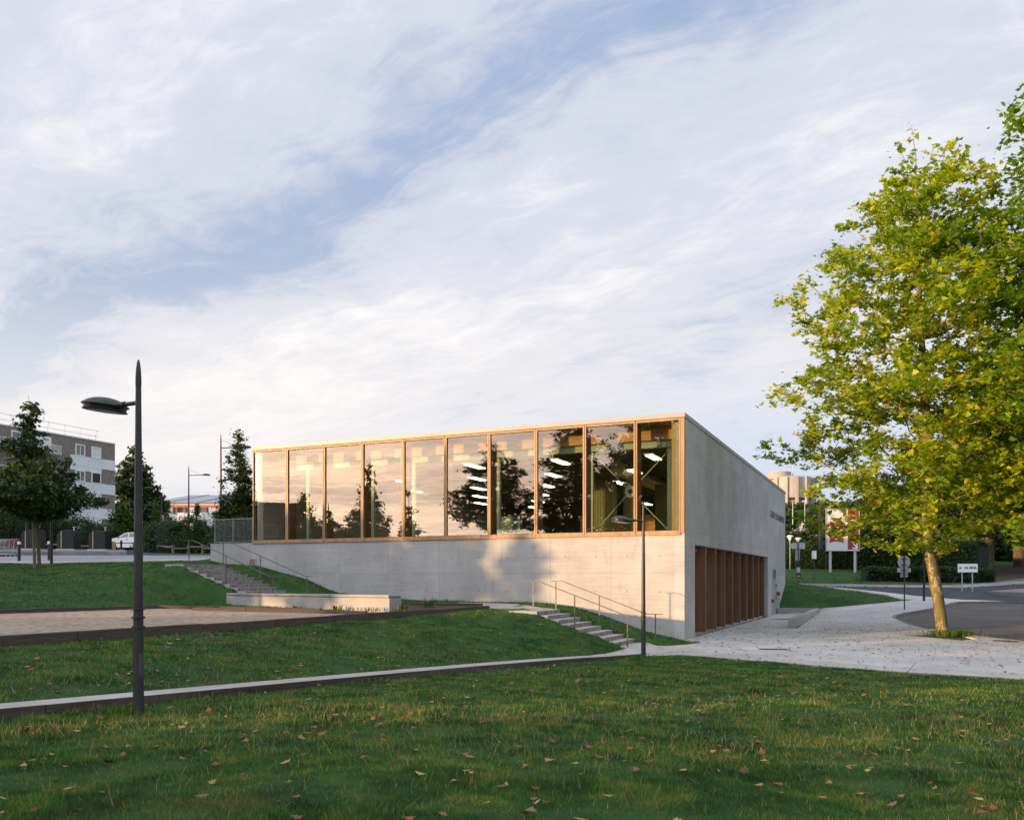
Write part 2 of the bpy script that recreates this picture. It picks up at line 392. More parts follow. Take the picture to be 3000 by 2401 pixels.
# pebbledash of the flats
m, t, bs, _ = new_mat('pebble dash'); p = objc(t)
vo = t.n('ShaderNodeTexVoronoi'); vo.inputs['Scale'].default_value = 9.0; t.put(vo.inputs['Vector'], p)
c = t.mix(t.noise(p, 6, 6, 0.8), (0.13, 0.105, 0.08), (0.30, 0.26, 0.22)); c = t.mix(0.4, c, t.ramp(t.xyz(vo.outputs['Color'])[0], [(0, (0.10, 0.08, 0.06)), (1, (0.34, 0.30, 0.26))]))
t.put(bs.inputs['Base Color'], c); bs.inputs['Roughness'].default_value = 0.95; MT['pebble'] = m
# lit tube
m, t, bs, _ = new_mat('lit fluorescent tube'); bs.inputs['Base Color'].default_value = (1, 1, 0.9, 1)
bs.inputs['Emission Color'].default_value = (1.0, 0.98, 0.74, 1); bs.inputs['Emission Strength'].default_value = 3.6; MT['tube'] = m
# coated glazing: see-through, mirror-like at the surface
m, t, bs, out = new_mat('coated glazing'); lw = t.n('ShaderNodeLayerWeight'); lw.inputs[0].default_value = 0.35
tr = t.n('ShaderNodeBsdfTransparent'); tr.inputs[0].default_value = (0.97, 0.98, 0.86, 1)
gl = t.n('ShaderNodeBsdfGlossy'); gl.inputs['Roughness'].default_value = 0.0; gl.inputs[0].default_value = (0.95, 0.93, 0.95, 1)
t.put(gl.inputs['Normal'], t.bump(t.noise(objc(t), 0.9, 2, 0.5), 0.05, 0.02))
mx = t.n('ShaderNodeMixShader'); t.put(mx.inputs[0], t.m('ADD', t.m('MULTIPLY', lw.outputs['Fresnel'], 0.5), 0.115))
L = m.node_tree.links; L.new(tr.outputs[0], mx.inputs[1]); L.new(gl.outputs[0], mx.inputs[2]); L.new(mx.outputs[0], out.inputs[0]); MT['glass'] = m
# ground surfaces
def ground_mat(name, stops, scale, fine, bump, rough=0.95, speck=None, big=0.25, bd=0.02):
    m, t, bs, _ = new_mat(name); p = pos(t)
    f = t.m('ADD', t.m('MULTIPLY', t.noise(p, scale, 6, 0.6), 0.55), t.m('MULTIPLY', t.noise(p, fine, 5, 0.75), 0.45))
    c = t.ramp(f, stops)
    c = t.mix(1.0, c, t.ramp(t.noise(p, big, 4, 0.6), [(0.3, (0.86, 0.86, 0.86)), (0.7, (1.1, 1.1, 1.1))]), 'MULTIPLY')
    if speck:
        vo = t.n('ShaderNodeTexVoronoi'); vo.inputs['Scale'].default_value = speck[0]; t.put(vo.inputs['Vector'], p)
        c = t.mix(t.m('MULTIPLY', t.rng(vo.outputs['Distance'], 0.15, 0.32, 1, 0), t.rng(t.xyz(vo.outputs['Color'])[0], speck[1], speck[1] + 0.1)), c, speck[2])
    t.put(bs.inputs['Base Color'], c); bs.inputs['Roughness'].default_value = rough; bs.inputs['Specular IOR Level'].default_value = 0.25
    t.put(bs.inputs['Normal'], t.bump(f, bump, bd)); return m
MT['lawn'] = ground_mat('lawn turf', [(0.30, (0.016, 0.030, 0.008)), (0.45, (0.022, 0.062, 0.012)), (0.60, (0.036, 0.10, 0.020)), (0.74, (0.09, 0.13, 0.035))], 1.3, 30, 0.9, bd=0.05, big=0.5)
MT['plaza'] = ground_mat('washed concrete paving', [(0.35, (0.37, 0.36, 0.345)), (0.5, (0.47, 0.46, 0.44)), (0.65, (0.55, 0.54, 0.515))], 0.8, 70, 0.9, speck=(26, 0.72, (0.20, 0.19, 0.18)), bd=0.006)
MT['band'] = ground_mat('smooth concrete edging', [(0.35, (0.34, 0.32, 0.29)), (0.65, (0.48, 0.46, 0.42))], 0.8, 60, 0.2, bd=0.004)
MT['path'] = ground_mat('exposed aggregate kerb path', [(0.35, (0.30, 0.28, 0.26)), (0.65, (0.46, 0.43, 0.40))], 1.0, 80, 0.4, speck=(45, 0.6, (0.18, 0.17, 0.16)), bd=0.005)
MT['gravel'] = ground_mat('pinkish court gravel', [(0.38, (0.13, 0.092, 0.06)), (0.5, (0.33, 0.25, 0.18)), (0.62, (0.50, 0.39, 0.29))], 7.0, 38, 1.0, speck=(22, 0.75, (0.07, 0.07, 0.035)), bd=0.02)
MT['asphalt'] = ground_mat('worn asphalt', [(0.35, (0.040, 0.042, 0.048)), (0.65, (0.075, 0.078, 0.088))], 0.7, 60, 0.3, bd=0.005)
MT['asphalt_old'] = ground_mat('older brown asphalt', [(0.32, (0.085, 0.078, 0.072)), (0.66, (0.17, 0.155, 0.14))], 0.7, 60, 0.4, speck=(7, 0.82, (0.045, 0.03, 0.02)), bd=0.008)
MT['road_far'] = ground_mat('pale grey road', [(0.35, (0.22, 0.22, 0.24)), (0.65, (0.32, 0.32, 0.345))], 0.7, 50, 0.3, bd=0.005)
MT['paver'] = ground_mat('pink block paving', [(0.35, (0.20, 0.13, 0.115)), (0.65, (0.32, 0.23, 0.20))], 3, 30, 0.5, bd=0.01)
MT['kerb'] = ground_mat('grey kerb stone', [(0.35, (0.14, 0.14, 0.14)), (0.65, (0.24, 0.235, 0.23))], 1, 40, 0.3, bd=0.006)
# plane bark
m, t, bs, _ = new_mat('flaking plane bark'); p = pos(t); x, y, z = t.xyz(p); q = t.cxyz(x, y, t.m('MULTIPLY', z, 0.4))
n1 = t.noise(q, 8.0, 4, 0.6, 0.8); n2 = t.noise(q, 2.0, 4, 0.6)
c = t.ramp(n1, [(0.0, (0.09, 0.07, 0.045)), (0.42, (0.085, 0.065, 0.035)), (0.55, (0.12, 0.098, 0.04)), (0.585, (0.32, 0.27, 0.16)), (1, (0.34, 0.30, 0.19))], 'LINEAR')
c = t.mix(t.m('MULTIPLY', t.rng(n2, 0.45, 0.65), 0.6), c, (0.14, 0.135, 0.03))
t.put(bs.inputs['Base Color'], c); bs.inputs['Roughness'].default_value = 0.85; t.put(bs.inputs['Normal'], t.bump(n1, 0.5, 0.02)); MT['plane_bark'] = m
MT['bark'] = simple('brown bark', (0.085, 0.065, 0.045), 0.9, 0, 0.35, 5, 0.6, 18)
MT['moss_bark'] = simple('mossy young bark', (0.085, 0.085, 0.035), 0.9, 0, 0.3, 6, 0.5, 25)
G = lambda *a: list(a)
MT['leaf_plane'] = leaf_mat('yellowing plane leaf', [(0.0, (0.08, 0.155, 0.012)), (0.35, (0.19, 0.31, 0.014)), (0.68, (0.40, 0.48, 0.018)), (0.93, (0.68, 0.56, 0.03)), (1.0, (0.42, 0.20, 0.02))], 0.50, clump=0.4, cscale=0.8)
MT['leaf_plane_green'] = leaf_mat('green plane leaf', [(0.0, (0.06, 0.14, 0.012)), (0.5, (0.14, 0.27, 0.014)), (0.85, (0.30, 0.40, 0.018)), (1.0, (0.36, 0.34, 0.02))], 0.42, clump=0.4)
MT['leaf_oak'] = leaf_mat('dark oak leaf', [(0.0, (0.020, 0.042, 0.012)), (0.7, (0.045, 0.085, 0.022)), (0.95, (0.12, 0.13, 0.03)), (1, (0.22, 0.18, 0.03))], 0.3)
MT['leaf_dark'] = leaf_mat('deep green leaf', [(0.0, (0.014, 0.030, 0.010)), (0.8, (0.035, 0.070, 0.018)), (1, (0.08, 0.10, 0.03))], 0.25)
MT['leaf_mid'] = leaf_mat('mid green leaf', [(0.0, (0.035, 0.075, 0.015)), (0.7, (0.075, 0.135, 0.022)), (1, (0.17, 0.19, 0.04))], 0.35)
MT['leaf_hedge'] = leaf_mat('hedge leaf', [(0.0, (0.020, 0.045, 0.014)), (0.7, (0.042, 0.085, 0.022)), (1, (0.10, 0.14, 0.04))], 0.3)
MT['blade'] = leaf_mat('grass blade', [(0.0, (0.022, 0.062, 0.012)), (0.45, (0.045, 0.145, 0.022)), (0.72, (0.085, 0.22, 0.032)), (0.83, (0.24, 0.26, 0.055)), (0.93, (0.28, 0.18, 0.07)), (1.0, (0.13, 0.060, 0.03))], 0.35, tint=(1, 1, 0.6), clump=0.45, cscale=1.6, rough=0.6, patch=True)
MT['fallen'] = leaf_mat('dry fallen leaf', [(0.0, (0.13, 0.045, 0.02)), (0.5, (0.26, 0.11, 0.045)), (0.8, (0.36, 0.20, 0.09)), (1, (0.42, 0.33, 0.10))], 0.15, clump=0.0)
for nm, cc in (('brown', (0.15, 0.060, 0.022)), ('rust', (0.26, 0.085, 0.022)), ('tan', (0.30, 0.17, 0.075)), ('yellow', (0.38, 0.30, 0.06))):
    MT['fallen_' + nm] = simple(nm + ' fallen leaf', cc, 0.75, 0, 0.3, 14)
# ------------------------------------------------------------------ terrain
U = Vector((0.40992, 0.91212)); Vv = Vector((-0.91212, 0.40992))      # along the side wall / along the front wall
CORN = Vector((6.2, 30.7))
def bl(s, t_): p = CORN + Vv * s + U * t_; return (p.x, p.y)
PD = Vector((0.543, 0.840)); PN = Vector((0.840, -0.543)); P0 = Vector((-5.0, 11.45))
PK = [(-9, .95), (-4, .79), (-1.8, .71), (0, .65), (4.55, .50), (8.5, .36), (12.4, .20), (15.2, .06), (16.4, .02)]
def pt(k, off=0): p = P0 + PD * k + PN * off; return (p.x, p.y)
TIM = [(-9.65, 13.4), (-6.9, 18.95), (-3.9, 25.2), (-.9, 31.5)]
ctl = []; cons = []
def line(pts):
    i0 = len(ctl); ctl.extend(pts); cons.extend((i0 + i, i0 + i + 1) for i in range(len(pts) - 1))
def pnts(*p): ctl.extend(p)
line([(*pt(k, 0.02), z - 0.13) for k, z in PK])
line([(*pt(k, -0.52), z - 0.03) for k, z in PK[:-1]])
line([(x, y, 1.04) for x, y in TIM[:3]] + [(-.9, 31.5, 1.1)])
pnts((0, 0, .6), (-12, -4, .9), (12, -4, .45), (-7, 5, .74), (0, 6, .58), (6, 7, .36), (14, 8, .12), (20, 8, .05), (-2, 9, .54), (4, 14, .26))
line([(4.8, 24.9, 0), (6.7, 22.4, .03), (8.8, 20, .04), (11, 18.3, .05), (16, 14, .05), (24, 8, .05)])
pnts((3.71, 24.1, 0.02))
# berm, swelling before it falls to the path
for k, f_, z in ((1, .55, .95), (5, .55, .90), (9, .5, .80), (12.5, .45, .78), (-3, .5, .98)):
    a = Vector(pt(k, -.38)); b = Vector((TIM[0][0], TIM[0][1])) .lerp(Vector(TIM[3]), min(max((k + 3) / 18, 0), 1)); q = a.lerp(b, f_); ctl.append((q.x, q.y, z))
line([(.79, 27.0, 1.13), (2.14, 26.39, .62), (3.49, 25.78, .10), (3.9, 25.6, 0.0)])
line([(1.55, 28.9, 1.20), (2.9, 28.3, .72), (4.25, 27.7, .16), (4.9, 27.4, .02)])
pnts((.2, 27.5, 1.17), (-.2, 29, 1.17), (0.5, 29.5, 1.19), (6.0, 29.0, 0.0))
line([(*bl(s, 0), z) for s, z in ((0, .01), (.3, .05), (1.45, .3), (2.74, .76), (4.3, 1.21), (5.7, 1.3), (9.8, 1.33), (11.9, 1.4), (15.2, 1.63), (16.5, 2.19), (19.2, 2.76), (21.3, 2.87), (22.2, 3.09))])
line([(-13.2, 34.3, 2.76), (-8.8, 32.3, 1.16)])
line([(-12.25, 36.5, 2.80), (-7.85, 34.5, 1.2)])
pnts((-11.4, 32.0, 1.22), (-11.0, 32.55, 1.22), (-10.9, 31.2, 1.2), (-4, 33, 1.2), (-1, 32.6, 1.25), (1, 30.4, 1.2), (-7.5, 31.5, 1.18), (-5.6, 33.2, 1.25))
pnts((-6, 26.8, 1.05), (-9, 22, 1.04), (-12, 24, 1.04))
line([(-18.5, 20.5, 1.15), (-15.5, 25.5, 1.15), (-12.6, 30.1, 1.15)])
pnts((-16.2, 31.0, 1.95), (-19.5, 27.5, 1.9), (-13.2, 32.4, 1.95))
line([(-32, 36, 2.78), (-21, 37.3, 2.80), (-15, 36.4, 2.80), (-13.4, 35.5, 2.80)])
pnts((-24, 29, 2.5), (-24, 22, 2.0), (-28, 14, 1.8), (-20, 12, 1.2), (-15, 8, 1.05), (-20, 0, 1.2), (-13.8, 18, 1.1), (-40, 0, 2.2), (-60, 20, 3), (-40, -25, 2), (-12, -15, 1))
pnts((-40, 38, 2.9), (-22, 43, 3.1), (-13.6, 41, 3.2), (-13, 45, 3.35), (-35, 52, 3.65), (-12, 52, 3.6), (-40, 67, 4.55), (-12, 67, 4.3), (-45, 95, 5.4), (0, 95, 6), (-80, 60, 4.2), (-80, 95, 5.5), (-120, 150, 8), (0, 150, 9), (-200, 400, 20), (0, 400, 26))
line([(*bl(0, 0), 0), (*bl(0, 21.7), -.06), (*bl(0, 26.4), -.05)]); pnts((*bl(0, 28.5), .9), (*bl(0, 30.7), 1.82), (*bl(0, 34), 2.1), (*bl(10, 31), 3.2))
line([(12.55, 38.55, -.02), (18.85, 52.9, -.05), (17.2, 53.6, -.05)])
line([(13.05, 38.35, .0), (19.5, 53.0, .36), (19.2, 54.1, .34), (17.2, 55.2, .34)])
line([(19.9, 54.1, .36), (22, 51.6, .70), (23.8, 50.3, .97)])
pnts((19.6, 60, 1.90), (22.6, 58.2, 1.55), (23.7, 56, 1.38), (25, 52.8, 1.12), (21.5, 54.7, 1.05), (19.0, 57, 1.25))
KERB = [(27.3, 47.2, .98), (25.0, 47.9, .93), (23.4, 46.4, .76), (21.8, 45.0, .60), (20.3, 44.1, .47), (19.3, 43.1, .37), (18.8, 42.0, .31), (18.4, 40.4, .25), (17.8, 38.1, .18), (17.5, 36, .12), (17.5, 33.8, .10), (17.4, 31.1, .08), (17.7, 29.0, .06), (18.8, 24, .05), (21, 18, .05), (26, 10, .05)]
line(KERB); line([(x + .25, y - .05, z - .01) for x, y, z in KERB[2:]])
pnts((23.9, 49.6, .93), (26, 46, .78), (22, 38, .2), (24, 30, .07), (30, 40, .5), (35, 45, .85), (30, 50, 1.15), (35, 55, 1.5), (45, 50, 1.4), (50, 62, 2), (12, 30, 0), (15.5, 35, .05), (16, 41, .12), (18.6, 46, .3), (21, 49, .6), (60, 30, 1), (60, 0, 1), (30, -10, .5))
line([(19.0, 63.5, 1.86), (21.5, 62, 1.77), (26.4, 60, 1.72), (31.6, 60, 1.68), (38.4, 64, 1.94), (48, 72, 2.5)])
pnts((22, 66, 2.05), (30, 66, 2.05), (30, 80, 3.2), (18, 80, 3.2), (45, 80, 3.2), (60, 80, 3.4), (30, 110, 5), (60, 130, 6.5), (70, 250, 12), (140, 300, 20), (110, 450, 34), (200, 450, 34), (300, 300, 25))
for a in range(0, 360, 20):
    r = 1500; x, y = r * math.cos(math.radians(a)), r * math.sin(math.radians(a)); ctl.append((x, y, 25 if y > 0 else 5))
for a in range(10, 370, 30):
    r = 600; x, y = r * math.cos(math.radians(a)), r * math.sin(math.radians(a)); ctl.append((x, y, 36 if y > 200 else 6))
_r = delaunay_2d_cdt([Vector(c[:2]) for c in ctl], cons, [], 0, 1e-4)
_V = np.array([(v.x, v.y) for v in _r[0]]); _org = _r[3]
_Z = np.array([ctl[o[0]][2] if len(o) else np.nan for o in _org])
for i in np.where(np.isnan(_Z))[0]:
    dd = np.hypot(_V[:, 0] - _V[i, 0], _V[:, 1] - _V[i, 1]); dd[i] = 1e9; dd[np.isnan(_Z)] = 1e9
    k_ = np.argsort(dd)[:3]; _Z[i] = np.average(_Z[k_], weights=1 / (dd[k_] + .01))
_T = np.array([f[:3] for f in _r[2] if len(f) >= 3])
def H0(P):
    P = np.asarray(P, float); out = np.full(len(P), np.nan)
    for a, b, c in _T:
        A, B, C = _V[a], _V[b], _V[c]
        lo = np.minimum(np.minimum(A, B), C) - 1e-6; hi = np.maximum(np.maximum(A, B), C) + 1e-6
        idx = np.where((P[:, 0] >= lo[0]) & (P[:, 0] <= hi[0]) & (P[:, 1] >= lo[1]) & (P[:, 1] <= hi[1]))[0]
        if not len(idx): continue
        den = (B[1] - C[1]) * (A[0] - C[0]) + (C[0] - B[0]) * (A[1] - C[1])
        if abs(den) < 1e-9: continue
        q = P[idx]
        w0 = ((B[1] - C[1]) * (q[:, 0] - C[0]) + (C[0] - B[0]) * (q[:, 1] - C[1])) / den
        w1 = ((C[1] - A[1]) * (q[:, 0] - C[0]) + (A[0] - C[0]) * (q[:, 1] - C[1])) / den
        w2 = 1 - w0 - w1; ok = (w0 > -1e-5) & (w1 > -1e-5) & (w2 > -1e-5)
        out[idx[ok]] = (w0 * _Z[a] + w1 * _Z[b] + w2 * _Z[c])[ok]
    out[np.isnan(out)] = 5.0; return out
# smoothed table of heights over the near ground
_gx = np.arange(-34, 46.01, 0.25); _gy = np.arange(-6, 74.01, 0.25)
_GX, _GY = np.meshgrid(_gx, _gy); _GZ = H0(np.c_[_GX.ravel(), _GY.ravel()]).reshape(_GX.shape)
for _ in range(2):
    z_ = np.pad(_GZ, 1, 'edge'); _GZ = (z_[1:-1, 1:-1] * 2 + z_[:-2, 1:-1] + z_[2:, 1:-1] + z_[1:-1, :-2] + z_[1:-1, 2:]) / 6
_bf = [(-12.2, 31.6), (-4.6, 27.3), (-3.9, 28.4), (-4.05, 28.9), (-10.6, 32.95), (-11.3, 32.95)]
_m = pip(np.c_[_GX.ravel(), _GY.ravel()], _bf).reshape(_GX.shape); _GZ = np.where(_m, np.minimum(_GZ, 1.20), _GZ)
def H(P):
    P = np.atleast_2d(np.asarray(P, float)); x, y = P[:, 0], P[:, 1]
    ins = (x > -33.9) & (x < 45.9) & (y > -5.9) & (y < 73.9); out = np.empty(len(P))
    fx = np.clip((x + 34) / .25, 0, len(_gx) - 1.001); fy = np.clip((y + 6) / .25, 0, len(_gy) - 1.001)
    i = fx.astype(int); j = fy.astype(int); a = fx - i; b = fy - j
    out = _GZ[j, i] * (1 - a) * (1 - b) + _GZ[j, i + 1] * a * (1 - b) + _GZ[j + 1, i] * (1 - a) * b + _GZ[j + 1, i + 1] * a * b
    if (~ins).any(): out[~ins] = H0(P[~ins])
    return out
def h(x, y): return float(H([(x, y)])[0])
COURT = [(-19.5, 18.9), (-15.3, 25.5), (-12.45, 30.0), (-6.0, 26.8), (-4.1, 25.0), (-6.9, 18.95), (-9.65, 13.4), (-16, 13.4)]
LAWN_EDGE = [(4.3, 25.2), (4.8, 24.9), (6.7, 22.4), (8.8, 20), (11, 18.3), (16, 14), (24, 8)]
PIT = [(15.0, 32.8), (15.75, 29.9), (16.6, 30.5), (17.2, 33.6)]
c_ = CORN
PLAZA = [(3.6, 25.0)] + LAWN_EDGE[1:] + [(26, 10)] + [(k[0], k[1]) for k in KERB[::-1][1:]] + [(26.2, 49.2), (25.3, 52.8), (24.0, 56), (21.5, 60.6), (20.8, 60.4), (22.9, 57.2), (23.7, 54.6), (23.95, 50.6), (22, 51.6), (19.7, 53.9), (19.2, 53.6), (12.83, 38.4), (12.5, 38.5), (18.9, 53.3), (17.3, 54.0), (16.95, 54.6), bl(-.02, 26.3), bl(-.02, 0), bl(.3, -.25), (6.6, 29.6), (5.9, 28.6), (5.0, 27.6), (4.55, 27.3), (3.75, 25.55)]
ROAD = [(k[0] + .1, k[1]) for k in KERB[:1]] + [(25.3, 52.8), (24.0, 56), (21.4, 60.7), (19.5, 62.0), (19.0, 63.2), (21.5, 61.9), (26.4, 59.9), (31.6, 59.9), (38.4, 63.9), (48, 71.9), (60, 72), (60, 44), (40, 42.5), (30.5, 45.6)]
BAY = [(k[0] + .08, k[1]) for k in KERB] + [(60, 10), (60, 43.9), (40, 42.4), (30.5, 45.5)]
FARPAVE = [(19, 63.4), (21.5, 62.05), (26.4, 60.05), (31.6, 60.05), (38.4, 64.05), (48, 72.05), (48, 74), (38, 65.6), (31.5, 61.5), (26.4, 61.4), (21.6, 63.2), (19, 64.8)]
UPROAD = [(-70, 41.2), (-22, 41.6), (-14.2, 41.4), (-13.0, 42.0), (-13.0, 53.2), (-24, 53.0), (-34, 51.8), (-70, 50)]
UPPAVE = [(-70, 38.9), (-22, 39.2), (-14.4, 39.3), (-14.2, 41.35), (-22, 41.55), (-70, 41.1)]
CARPARK = [(-31.5, 56.4), (-25.5, 54.6), (-19.5, 55.2), (-25.5, 62.5), (-29, 74), (-48, 74), (-38, 64)]
LANDING = [(-.75, 31.3), (.35, 29.45), (.79, 27.05), (1.55, 28.95), (0.2, 32.6), (-2.0, 33.5), (-2.6, 33.0)]
sheets_all = [COURT, PLAZA, ROAD, BAY, FARPAVE, UPROAD, UPPAVE, CARPARK]
def axis(lo, hi, step, outer):
    a = list(np.arange(lo, hi + 1e-6, step)); s = step; x = hi
    while x < outer: s *= 1.22; x += s; a.append(x)
    s = step; x = lo
    while x > -outer: s *= 1.22; x -= s; a.insert(0, x)
    return np.array(a)
ax_, ay_ = axis(-22, 28, .25, 2500), axis(2, 64, .25, 2500)
GX, GY = np.meshgrid(ax_, ay_); P = np.c_[GX.ravel(), GY.ravel()]; Z = H(P)
lump = np.array([mnoise.noise(Vector((x * .55, y * .55, 0))) for x, y in P[:, :2]]) * .035
Z = Z + np.where(np.abs(P[:, 0]) < 60, lump, 0)
HALLP = [bl(22.0, .2), bl(.2, .2), bl(.2, 30.4), bl(19.5, 30.4), bl(19.5, 6)]
STP = [[tuple(Vector(o_) + Vector((.91212, -.40992)) * a_ + Vector((.40992, .91212)) * b_) for a_, b_ in ((-.3, .12), (ln_ - .05, .12), (ln_ - .05, wd_ - .12), (-.3, wd_ - .12))] for o_, ln_, wd_ in (((.79, 27.0), 2.96, 2.05), ((-13.2, 34.3), 4.8, 2.4))]
for poly in sheets_all: Z = Z - (.34 if poly in (ROAD, BAY) else .14) * pip(P, poly)
for poly in STP: Z = Z - .30 * pip(P, poly)
Z = Z - 1.0 * pip(P, HALLP)
ny, nx = GX.shape
V = np.c_[P, Z]; fi = (np.arange(ny - 1)[:, None] * nx + np.arange(nx - 1)[None, :]).ravel()
faces = np.c_[fi, fi + 1, fi + nx + 1, fi + nx]
me = bpy.data.meshes.new('lawn_ground'); me.from_pydata(V.tolist(), [], faces.tolist()); me.update()
gobj = link('lawn_ground', me, MT['lawn'], smooth=True); gobj['kind'] = 'structure'
def sheet(name, poly, mat, dz=0.02, res=0.7, holes=(), flat=None, skirt=0.25, kind='structure', parent=None):
    def dens(pl):
        o = []
        for i in range(len(pl)):
            a = Vector(pl[i][:2]); b = Vector(pl[(i + 1) % len(pl)][:2]); n = max(1, int((b - a).length / res))
            o += [tuple(a.lerp(b, k / n)) for k in range(n)]
        return o
    loops = [dens(poly)] + [dens(q) for q in holes]; pts = []; ed = []
    for lp in loops:
        i0 = len(pts); pts += lp; ed += [(i0 + i, i0 + (i + 1) % len(lp)) for i in range(len(lp))]
    pa = np.array([p[:2] for p in poly]); lo = pa.min(0); hi = pa.max(0)
    gx, gy = np.meshgrid(np.arange(lo[0], hi[0], res), np.arange(lo[1], hi[1], res)); q = np.c_[gx.ravel(), gy.ravel()]
    q = q + np.random.RandomState(3).uniform(-.08, .08, q.shape)
    bd = np.array(pts); ok = pip(q, poly)
    for hh in holes: ok &= ~pip(q, hh)
    q = q[ok]
    if len(q):
        dm = np.full(len(q), 1e9)
        for i in range(0, len(bd), 400): dm = np.minimum(dm, np.hypot(q[:, None, 0] - bd[None, i:i + 400, 0], q[:, None, 1] - bd[None, i:i + 400, 1]).min(1))
        q = q[dm > res * .45]
    allp = [Vector(p) for p in pts] + [Vector(p) for p in q]
    r = delaunay_2d_cdt(allp, ed, [], 0, 1e-5); vv = np.array([(v.x, v.y) for v in r[0]]); fs = [f for f in r[2] if len(f) >= 3]
    cen = np.array([vv[list(f)].mean(0) for f in fs]); keep = pip(cen, poly)
    for hh in holes: keep &= ~pip(cen, hh)
    fs = [f for f, k in zip(fs, keep) if k]
    zz = (H(vv) if flat is None else np.full(len(vv), flat)) + dz
    verts = [(x, y, z) for (x, y), z in zip(vv, zz)]
    cnt = {}
    for f in fs:
        for i in range(len(f)):
            e = (f[i], f[(i + 1) % len(f)]); cnt[e] = 1
    n0 = len(verts); low = {}; out = list(fs)
    for (a, b) in list(cnt):
        if (b, a) in cnt: continue
        for k in (a, b):
            if k not in low: low[k] = len(verts); x, y, z = verts[k]; verts.append((x, y, z - skirt))
        out.append((b, a, low[a], low[b]))
    me = bpy.data.meshes.new(name); me.from_pydata(verts, [], [tuple(f) for f in out]); me.update()
    o = link(name, me, mat, parent)
    if kind: o['kind'] = kind
    return o
TZ = 1.18
sheet('gravel_court', COURT, MT['gravel'], 0, .8, flat=TZ)
sheet('paved_forecourt', PLAZA, MT['plaza'], .02, .55, holes=[PIT])
sheet('asphalt_road', ROAD, MT['asphalt'], -.10, .9)
sheet('parking_bay', BAY, MT['asphalt_old'], -.104, .9)
sheet('far_pavement', FARPAVE, MT['kerb'], .03, .7)
sheet('upper_road', UPROAD, MT['road_far'], .012, .9)
sheet('upper_pavement', UPPAVE, MT['band'], .05, .7)
sheet('car_park', CARPARK, MT['asphalt'], .012, .9)
sheet('landing_path', LANDING, MT['path'], .015, .4, skirt=.1)
# smooth concrete edging between lawn and forecourt
e = [Vector(p) for p in LAWN_EDGE]; off = []
for i, p in enumerate(e):
    d_ = (e[min(i + 1, len(e) - 1)] - e[max(i - 1, 0)]).normalized(); off.append(p + Vector((-d_.y, d_.x)) * 1.15)
sheet('edging_path', [tuple(p) for p in e] + [tuple(p) for p in off[::-1]], MT['band'], .026, .5)
# narrow kerb path along the foot of the berm, cut in slabs with dark side face
mb = MB(); mb2 = MB()
ks = [-9 + i * 1.55 for i in range(18)]
def ptop(k): return float(np.interp(k, [a for a, b in PK], [b for a, b in PK]))
for i in range(len(ks) - 1):
    a, b = ks[i] + .006, ks[i + 1] - .006
    if b > 16.6: b = 16.6
    for m_, o0, o1, zt in ((mb, -.50, -.03, 0.0), (mb2, -.03, .0, -.006)):
        q = [pt(a, o0), pt(a, o1), pt(b, o1), pt(b, o0)]
        m_.prism(q, [ptop(a) - .4, ptop(a) - .4, ptop(b) - .4, ptop(b) - .4], [ptop(a) + zt, ptop(a) + zt, ptop(b) + zt, ptop(b) + zt])
o = mb.build('kerb_path', MT['path'], bevel=.006); o['kind'] = 'structure'
o = mb2.build('kerb_path_edge', MT['sleeper']); o['kind'] = 'structure'
# widening of the path at the foot of the stairs
sheet('stair_foot_path', [pt(14.0, -.50), pt(16.6, -.0), (4.3, 25.1), (5.0, 25.6), (4.6, 27.3), (4.25, 27.6), (3.5, 25.8)], MT['band'], .035, .4, skirt=.15)
# kerb stones round the parking bay
mb = MB()
K2 = [Vector(k[:2]) for k in KERB]
for i in range(len(K2) - 1):
    a, b = K2[i], K2[i + 1]; n = Vector(((b - a).y, -(b - a).x)).normalized() * -1; n = n if n.x > 0 or abs(n.x) < .5 and i < 3 else -n
    za, zb = h(*a) + .028, h(*b) + .028; w = .14
    nn = Vector((-(b - a).y, (b - a).x)).normalized() * w
    q = [a - nn * .5, b - nn * .5, b + nn * .5, a + nn * .5]
    mb.prism([tuple(p) for p in q], [za - .3, zb - .3, zb - .3, za - .3], [za, zb, zb, za])
o = mb.build('bay_kerb', MT['kerb']); o['kind'] = 'structure'
mb = MB(); fk = [(19, 63.4), (21.5, 62.0), (24, 61.0), (26.4, 60.0), (29, 59.9), (31.6, 60.0), (35, 61.9), (38.4, 64.0), (48, 72)]
for a, b in zip(fk[:-1], fk[1:]):
    za, zb = h(*a) + .06, h(*b) + .06; mb.bar((a[0], a[1], za - .06), (b[0], b[1], zb - .06), .16, .16)
o = mb.build('far_kerb', MT['plaza']); o['kind'] = 'structure'
# roundabout island of pink blocks
mb = MB(); isl = MB(); cx, cy = 34.3, 53.4
mb.lathe([(4.0, -.3), (4.0, .05), (3.5, .10)], 40, cap=False); isl.lathe([(3.5, .10), (2.4, .22), (1.0, .30), (0.02, .32)], 40, cap=False)
hz = h(cx, cy) - .03
o = mb.build('island_kerb', MT['kerb'], loc=(cx, cy, hz)); o['kind'] = 'structure'
o = isl.build('roundabout_island', MT['paver'], loc=(cx, cy, hz)); o['kind'] = 'structure'
